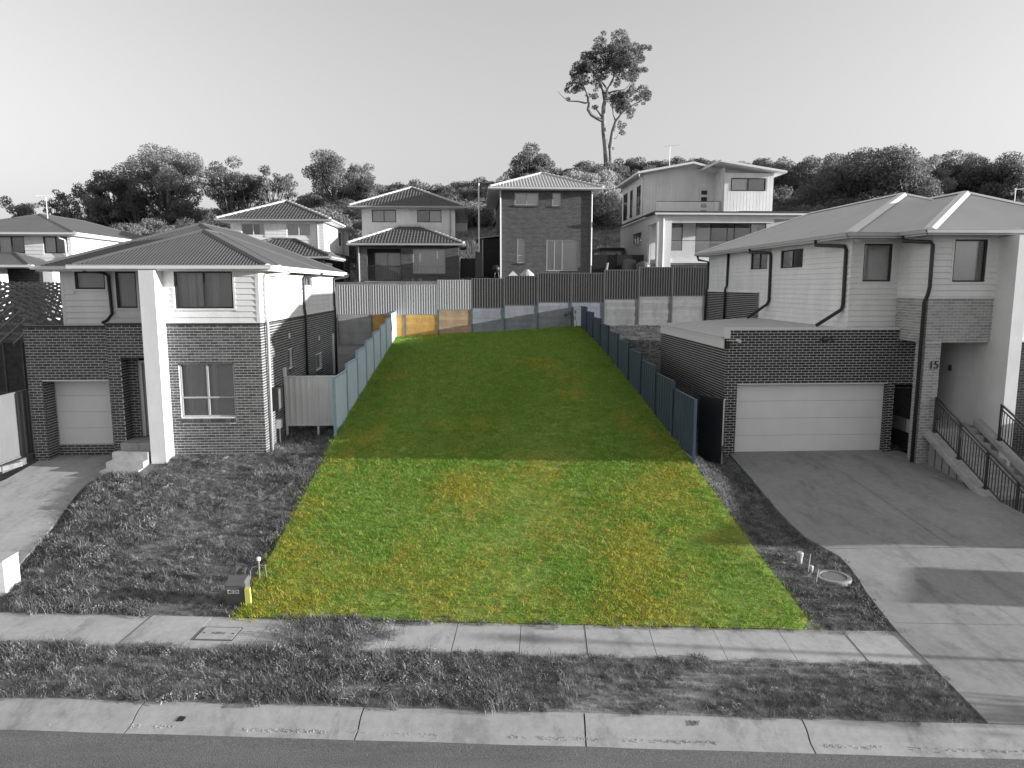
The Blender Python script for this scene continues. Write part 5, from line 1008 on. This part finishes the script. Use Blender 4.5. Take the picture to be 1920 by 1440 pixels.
def big_gum():
    Y = 110.0; T = thing('gum_tree', 'tall lone gum tree with forked trunk standing above the ridge', 'tree', (20.0, Y, 23), 'trees on the hill'); r = np.random.default_rng(5)
    def W(zx, zy, dy=0): px, py = 900+zx*.2292, 40+zy*.2292; q_ = far(px, py, Y); return np.array([q_[0], Y+dy, q_[2]])
    k = .2292*Y/1335
    mb = MB(); limb = lambda pts, rs: mb.tube([W(*p) for p in pts], rs, 8)
    limb([(1040, 1180), (1030, 1050), (1012, 900), (1008, 800), (1010, 700), (1030, 610), (1045, 560), (1090, 470), (1120, 380, -1)], [.5, .42, .36, .33, .3, .25, .2, .15, .06]); limb([(1060, 1150), (1064, 1030), (1085, 900), (1110, 820), (1165, 750), (1230, 700), (1300, 660), (1370, 620)], [.4, .32, .27, .23, .18, .14, .1, .04])
    limb([(1008, 815), (960, 795), (910, 765), (882, 722), (892, 665), (860, 668), (800, 655), (720, 652), (670, 610), (632, 570)], [.28, .25, .23, .21, .18, .14, .1, .08, .05, .02]); limb([(885, 660), (880, 600), (850, 540), (800, 450)], [.18, .14, .1, .05]); limb([(1020, 640), (1005, 560), (960, 460), (900, 390)], [.26, .22, .16, .06])
    limb([(995, 780), (960, 730), (922, 690)], [.15, .1, .04]); limb([(1045, 560), (1000, 500), (960, 440)], [.16, .12, .05]); limb([(1040, 590), (1100, 570), (1180, 560), (1250, 500)], [.15, .12, .09, .04]); limb([(1110, 400), (1200, 300), (1300, 230)], [.12, .08, .04]); limb([(1085, 950), (1110, 960), (1150, 900)], [.08, .06, .03]); limb([(1110, 820), (1090, 760), (1080, 680)], [.12, .09, .04])
    part('trunk', mb, 'bark', T, smooth=True)
    C_ = [(990, 150, 55), (1120, 150, 70), (1190, 170, 60), (1325, 190, 52), (1340, 230, 34), (890, 255, 60), (960, 250, 50), (1050, 250, 70), (1160, 270, 80), (1230, 260, 50), (820, 350, 60), (900, 330, 55), (1000, 350, 75), (1100, 350, 80), (1200, 370, 75), (1290, 340, 45), (1300, 400, 40), (830, 420, 60), (760, 440, 44), (790, 520, 55), (850, 500, 50), (735, 515, 32), (880, 430, 50), (920, 520, 34), (1130, 450, 60), (1240, 450, 50), (1160, 590, 70), (1110, 590, 50), (1190, 680, 62), (1120, 680, 60), (1200, 770, 42), (1320, 570, 48), (1370, 590, 42), (1280, 640, 36), (1230, 580, 44), (950, 590, 36), (965, 670, 28), (1150, 870, 30), (1145, 930, 30), (1100, 1015, 26), (740, 600, 22), (690, 610, 14), (1080, 300, 60), (1010, 440, 40)]
    C_ = C_+[(a+r.uniform(-50, 50), b+r.uniform(5, 60), c*r.uniform(.45, .8)) for a, b, c in C_ if c > 30 for _ in range(3)]
    cl = [(W(a, b, r.uniform(-3.2, 3.2)), (c*k*.98, c*k*.98, c*k*.72)) for a, b, c in C_]
    put('crown', quads_mesh('crown', clump_leaves(cl, 420, .145, r, .5)), 'leaf_mid', T)
big_gum()
tree(18.2, 8.15, 2.9, 1.7, 'small tree added beyond the right frame edge to shade the verge', 'leaf_mid', 301, 1.4, .3, name='added_shadow_tree', group=None, leafsize=.12)  # added out-of-view tree, put there for its shade on the verge
# ---- scattered growth: points carry turn, size and kind; prototypes stay out of the scene
def scatter(name, pts, protos, scl, seed, kind='stuff', rotx=.15):
    r = np.random.default_rng(seed); n = len(pts); me = bpy.data.meshes.new(name); me.vertices.add(n); me.vertices.foreach_set('co', np.asarray(pts, np.float32).reshape(-1))
    rot = np.stack([r.normal(0, rotx, n), r.normal(0, rotx, n), r.uniform(0, 6.283, n)], -1).astype(np.float32)
    a = me.attributes.new('turn', 'FLOAT_VECTOR', 'POINT'); a.data.foreach_set('vector', rot.reshape(-1)); a = me.attributes.new('size', 'FLOAT', 'POINT'); a.data.foreach_set('value', np.asarray(scl, np.float32)); a = me.attributes.new('pick', 'INT', 'POINT'); a.data.foreach_set('value', r.integers(0, len(protos), n).astype(np.int32))
    o = link(bpy.data.objects.new(name, me)); o['kind'] = kind
    ng = bpy.data.node_groups.new(name, 'GeometryNodeTree'); ng.interface.new_socket('Geometry', in_out='INPUT', socket_type='NodeSocketGeometry'); ng.interface.new_socket('Geometry', in_out='OUTPUT', socket_type='NodeSocketGeometry')
    N = ng.nodes.new; L_ = ng.links.new; gi, go = N('NodeGroupInput'), N('NodeGroupOutput'); ip = N('GeometryNodeInstanceOnPoints'); jn = N('GeometryNodeJoinGeometry')
    for p in reversed(protos):
        oi = N('GeometryNodeObjectInfo'); oi.inputs['Object'].default_value = p; oi.inputs['As Instance'].default_value = True; L_(oi.outputs['Geometry'], jn.inputs[0])
    def att(nm, dt): x = N('GeometryNodeInputNamedAttribute'); x.data_type = dt; x.inputs['Name'].default_value = nm; return x.outputs['Attribute']
    L_(gi.outputs[0], ip.inputs['Points']); L_(jn.outputs[0], ip.inputs['Instance']); ip.inputs['Pick Instance'].default_value = True
    L_(att('pick', 'INT'), ip.inputs['Instance Index']); L_(att('turn', 'FLOAT_VECTOR'), ip.inputs['Rotation']); L_(att('size', 'FLOAT'), ip.inputs['Scale']); L_(ip.outputs[0], go.inputs[0])
    md = o.modifiers.new('scatter', 'NODES'); md.node_group = ng; return o
def proto(me, mat): me.materials.append(MATS[mat]); return bpy.data.objects.new(me.name, me)
def tuft(n, h, rad, wdt, seed, mat, curl=.6, flat=0.0):
    r = np.random.default_rng(seed); v, f = [], []
    for i in range(n):
        a, b = r.uniform(0, 6.283), r.uniform(0, 6.283); q = rad*math.sqrt(r.uniform(0, 1)); bx, by = q*math.cos(a), q*math.sin(a); hh = h*r.uniform(.45, 1.25); cu = curl*r.uniform(.3, 1.5)*hh; dx, dy = math.cos(b), math.sin(b); w_ = wdt*r.uniform(.6, 1.3); k = len(v)
        px, py = -dy*w_, dx*w_; m1 = .55*hh*(1-flat)
        v += [(bx-px, by-py, 0), (bx+px, by+py, 0), (bx+dx*cu*.4-px*.8, by+dy*cu*.4-py*.8, m1), (bx+dx*cu*.4+px*.8, by+dy*cu*.4+py*.8, m1), (bx+dx*cu, by+dy*cu, hh*(1-flat)*r.uniform(.7, 1))]
        f += [(k, k+1, k+3, k+2), (k+2, k+3, k+4)]
    me = bpy.data.meshes.new('tuft'); me.from_pydata(v, [], f); me.update(); return proto(me, mat)
def weedclump(n, h, rad, seed, mat):
    r = np.random.default_rng(seed); c = ball(n, r)*np.array([rad, rad, h*.5])+np.array([0, 0, h*.5]); me = quads_mesh('weed', leaves(c, .022, r, -.2)); return proto(me, mat)
def field(n, x0, x1, y0, y1, ok, seed, lift=0.0):
    r = np.random.default_rng(seed); x, y = r.uniform(x0, x1, n), r.uniform(y0, y1, n); m = ok(x, y); x, y = x[m], y[m]; return np.stack([x, y, G(x, y)+lift], -1)
tt = lambda x, y: .0975*x+.9952*y
def vnoise(x, y, s, seed):
    r = np.random.default_rng(seed); o = np.zeros_like(x)
    for k in range(5):
        a = r.uniform(0, 6.283); f = s*(1.0+.8*k); o += np.sin(x*f*math.cos(a)+y*f*math.sin(a)+r.uniform(0, 6.28))/(1+.5*k)
    return o/2.5
def near(x, y, k): return np.random.default_rng(1).uniform(0, 1, len(x)) < np.clip(k/np.maximum(y, 1), 0, 1)
# lawn of the block
lp = [tuft(16, .052, .10, .0042, 10+i, 'lawn_blade', 1.2, .15) for i in range(5)]+[tuft(9, .07, .10, .004, 20+i, 'lawn_blade', 1.4, .1) for i in range(2)]
P = field(92000, LX+.05, RX-.05, 11.9, BY-.1, lambda x, y: (tt(x, y) > 12.80-.07*np.sin(x*4.1)*np.sin(x*11.3)-.05*np.sin(x*23)) & (np.random.default_rng(3).uniform(0, 1, len(x)) < np.clip(19/y, .25, 1)), 11, .025)
P[:, 2] = np.where(tt(P[:, 0], P[:, 1]) < 12.84, np.maximum(P[:, 2], .014), P[:, 2]); P[:, 0] += np.where(P[:, 0] > RX-.25, np.random.default_rng(31).normal(0, .07, len(P)), 0)*np.where(P[:, 1] < 19.8, 1, 0); P[:, 0] += np.where(P[:, 0] < LX+.25, np.random.default_rng(32).normal(0, .07, len(P)), 0)*np.where(P[:, 1] < 23.4, 1, 0)
S = np.random.default_rng(2).uniform(.7, 1.5, len(P))*np.clip(P[:, 1]/20, .9, 1.7)*(1+.25*vnoise(P[:, 0], P[:, 1], .9, 4))
lawn = scatter('lawn', P, lp, S, 12); tag(lawn, 'green lawn with dry patches and sunlit yellow painted in, covering the empty block', 'lawn')
edge = [(RX-.12, y) for y in np.arange(20, 42, .25)]+[(LX+.1, y) for y in np.arange(24, 42, .2)]+[(x, BY-.1) for x in np.arange(LX+.2, RX-.2, .12)]
E_ = np.array([(a+random.uniform(-.08, .08), b+random.uniform(-.08, .08), g(min(max(a, LX+.06), RX-.06), b)+.02) for a, b in edge]); 
# weeds of the left yard, verge and path edges
wp_ = [tuft(24, .12, .12, .0036, 30+i, 'weed_blade', 1.0) for i in range(6)]+[weedclump(75, .10, .13, 40, 'weed_blade')]+[tuft(30, .08, .16, .003, 55, 'weed_blade', 1.4)]+[tuft(10, .2, .08, .0032, 50, 'weed_blade', .8)]
def drive_edge(y): return np.interp(y, [11.3, 14.6, 17.1, 20.3, 21.2], [-11.5, -10.0, -10.45, -11.2, -11.05])
def okl(x, y):
    t = tt(x, y); e = drive_edge(y)-.1+.16*np.sin(y*5)+.1*np.sin(y*13.7)
    a = (x < LX) & (t > 12.83+.06*np.sin(x*6)) & (y < 22.25) & (x > e) & ~((x > -11.1) & (x < -9.4) & (y > 20.95)) & ~((x > -10.2) & (x < -9.74) & (y > 14.5) & (y < 15))
    b = (x < LX-.05) & (x > -6.5) & (y >= 22.2) & (y < 42.4) & (np.random.default_rng(9).uniform(0, 1, len(x)) < .45)
    c = (x < -10) & (x < np.interp(y, [11, 15], [-16.5, -16])) & (t > 12.83); return a | b | c
P = field(52000, -19, LX, 12, 42, okl, 13)
S = np.random.default_rng(5).uniform(.55, 1.3, len(P))*(.85+.45*vnoise(P[:, 0], P[:, 1], 1.1, 6)+.25*vnoise(P[:, 0], P[:, 1], 3.3, 26)); tag(scatter('weeds', P, wp_, np.clip(S, .35, 2), 14), 'rough weedy grass in front of the left house', 'weeds')
def okv(x, y):
    t = tt(x, y); s_ = .9952*x-.0975*y; bare = vnoise(x, y, 1.3, 8); r_ = np.random.default_rng(10).uniform(0, 1, len(x))
    b1 = np.exp(-((s_+2.6)/1.1)**2-((t-10.45)/.35)**2); b2 = np.exp(-((s_+9.0)/1.0)**2-((t-10.4)/.5)**2); b3 = np.exp(-((s_-2.4)/.5)**2-((t-10.5)/.2)**2)
    v = (t > 10.02-.05*np.sin(x*3.3)-.04*np.sin(x*9)) & (t < 11.66+.05*np.sin(x*4)) & (x < np.interp(t, [10, 11.6], [7.5, 7.72])) & (r_ > .95*b1+.95*b2+.9*b3) & (bare+r_*1.4 > -.05)
    p = (t >= 11.6) & (t < 12.85) & (s_ > -5.2) & (s_ < -2.6) & (r_ < .75*np.exp(-((s_+3.9)/.75)**2) + .5*np.exp(-((t-12.8)/.12)**2))
    e = (t > 12.68) & (t < 12.86) & (s_ > -3) & (s_ < 7) & (r_ < .25); return v | p | e
P = field(30000, -16, 8, 8.8, 14.5, okv, 15); tz = tt(P[:, 0], P[:, 1]); P[:, 2] = .01
S = np.random.default_rng(6).uniform(.5, 1.15, len(P))*np.where(P[:, 0] > 1.5, .62, .95)*(1+.35*vnoise(P[:, 0], P[:, 1], 1.6, 7)); tag(scatter('verge_grass', P, wp_, np.clip(S, .3, 1.8), 16), 'patchy grass verge between footpath and kerb', 'grass')
def okr(x, y):
    t = tt(x, y); e = np.interp(y, [12, 13.4, 14.2, 14.9, 15.9, 17.3, 19.3, 21.9], [7.78, 7.95, 8.12, 8.2, 7.86, 7.85, 8.02, 8.2]); a = (x > RX+.02) & (x < e) & (t > 12.84) & (y < 22.2) & ((x-7.6)**2+(y-14.1)**2 > .37**2)
    b = (x > RX+.02) & (x < 7.95) & (y > 22) & (y < 42.4) & (np.random.default_rng(12).uniform(0, 1, len(x)) < .4); c = (x > 7.9) & (x < 12) & (y > 30.4) & (y < 42.4) & (np.random.default_rng(13).uniform(0, 1, len(x)) < .4); return a | b | c
sp_ = [tuft(14, .08, .10, .0045, 60+i, 'strip_blade', .9) for i in range(4)]+[weedclump(30, .09, .1, 66, 'strip_blade')]
P = field(26000, RX, 12, 11.5, 42.4, okr, 17); S = np.random.default_rng(8).uniform(.6, 1.2, len(P)); tag(scatter('strip_grass', P, sp_, S, 18), 'short grey grass strip between the green block and the right driveway', 'grass')
# taller stems along the fences inside the block
P = E_; keep = np.random.default_rng(4).uniform(0, 1, len(P)) < .6; P = P[keep]
dry = [tuft(7, .22, .06, .004, 70+i, 'lawn_blade', .6) for i in range(3)]; tag(scatter('fence_grass', P, dry, np.random.default_rng(7).uniform(.5, 1.5, len(P)), 19), 'longer grass along the fences and rear wall of the block', 'grass')
# scrub on the hill
def bush(seed, mat, h=4.2, wd=5.0, n=8):
    r = np.random.default_rng(seed); cl = []
    for i in range(n): a = r.uniform(0, 6.283); q = wd*.32*math.sqrt(r.uniform(0, 1)); rad = wd*r.uniform(.17, .27); cl.append(((q*math.cos(a), q*math.sin(a), h*r.uniform(.3, .75)), (rad, rad, rad*.75)))
    me = quads_mesh('bush', clump_leaves(cl, 330, .16, r, .1)); return proto(me, mat)
bs = [bush(80+i, 'leaf_dark') for i in range(4)]+[bush(90+i, 'leaf_mid', 3.8) for i in range(3)]+[bush(95, 'leaf_mid', 3.0, 4.2)]
def okh(x, y):
    r_ = np.random.default_rng(14).uniform(0, 1, len(x)); top = (y > 98) ; mid = (y <= 98) & (vnoise(x, y, .09, 3) > -.15) & (y > 70); lowl = (y > 64) & (x < -4) & (r_ < .8); gap = (x > 6) & (x < 16) & (y < 92); gap2 = (x > 40) & (x < 60) & (y < 95) & (r_ < .7); return (top | mid | lowl) & ~gap & ~gap2 & (r_ < .9)
P = field(5600, -115, 130, 62, 134, okh, 20, -.2); S = np.random.default_rng(15).uniform(.35, 1.1, len(P))*np.where(P[:, 1] > 100, 1.0, .85); tag(scatter('hillside_scrub', P, bs, S, 21, rotx=.06), 'dense dark scrub covering the hill behind the houses', 'scrub')
hg = [tuft(14, .45, .35, .02, 85+i, 'hill_blade', .8) for i in range(3)]
P = field(26000, -30, 75, BY+.4, 100, lambda x, y: np.random.default_rng(16).uniform(0, 1, len(x)) < np.where(y < 60, .35, .9), 22); S = np.random.default_rng(17).uniform(.5, 1.2, len(P))*np.where(P[:, 1] < 58, .45, 1); tag(scatter('hill_grass', P, hg, S, 23), 'long pale grass on the slope behind the back houses', 'grass')
# small plant in the rear right corner of the block
r5 = np.random.default_rng(33); sh = thing('sapling', 'small leaning green sapling in the rear right corner of the green block', 'plant', (5.95, 42.2, 3.8)); part('stem', MB().tube([(6.1, 42.2, 3.8), (6.0, 42.2, 4.3), (5.9, 42.15, 4.95)], [.02, .015, .008], 6).tube([(5.98, 42.2, 4.4), (5.7, 42.15, 4.75), (5.45, 42.1, 4.78)], [.012, .01, .005], 6), 'bark_dark', sh)
put('crown', quads_mesh('crown', clump_leaves([((5.55, 42.1, 4.75), (.28, .15, .13)), ((5.4, 42.1, 4.65), (.15, .12, .1)), ((5.95, 42.15, 4.85), (.08, .08, .1))], 1400, .05, r5)), 'leaf_green', sh)
for o in bpy.data.objects:
    if o.get('_base') is not None: del o['_base']
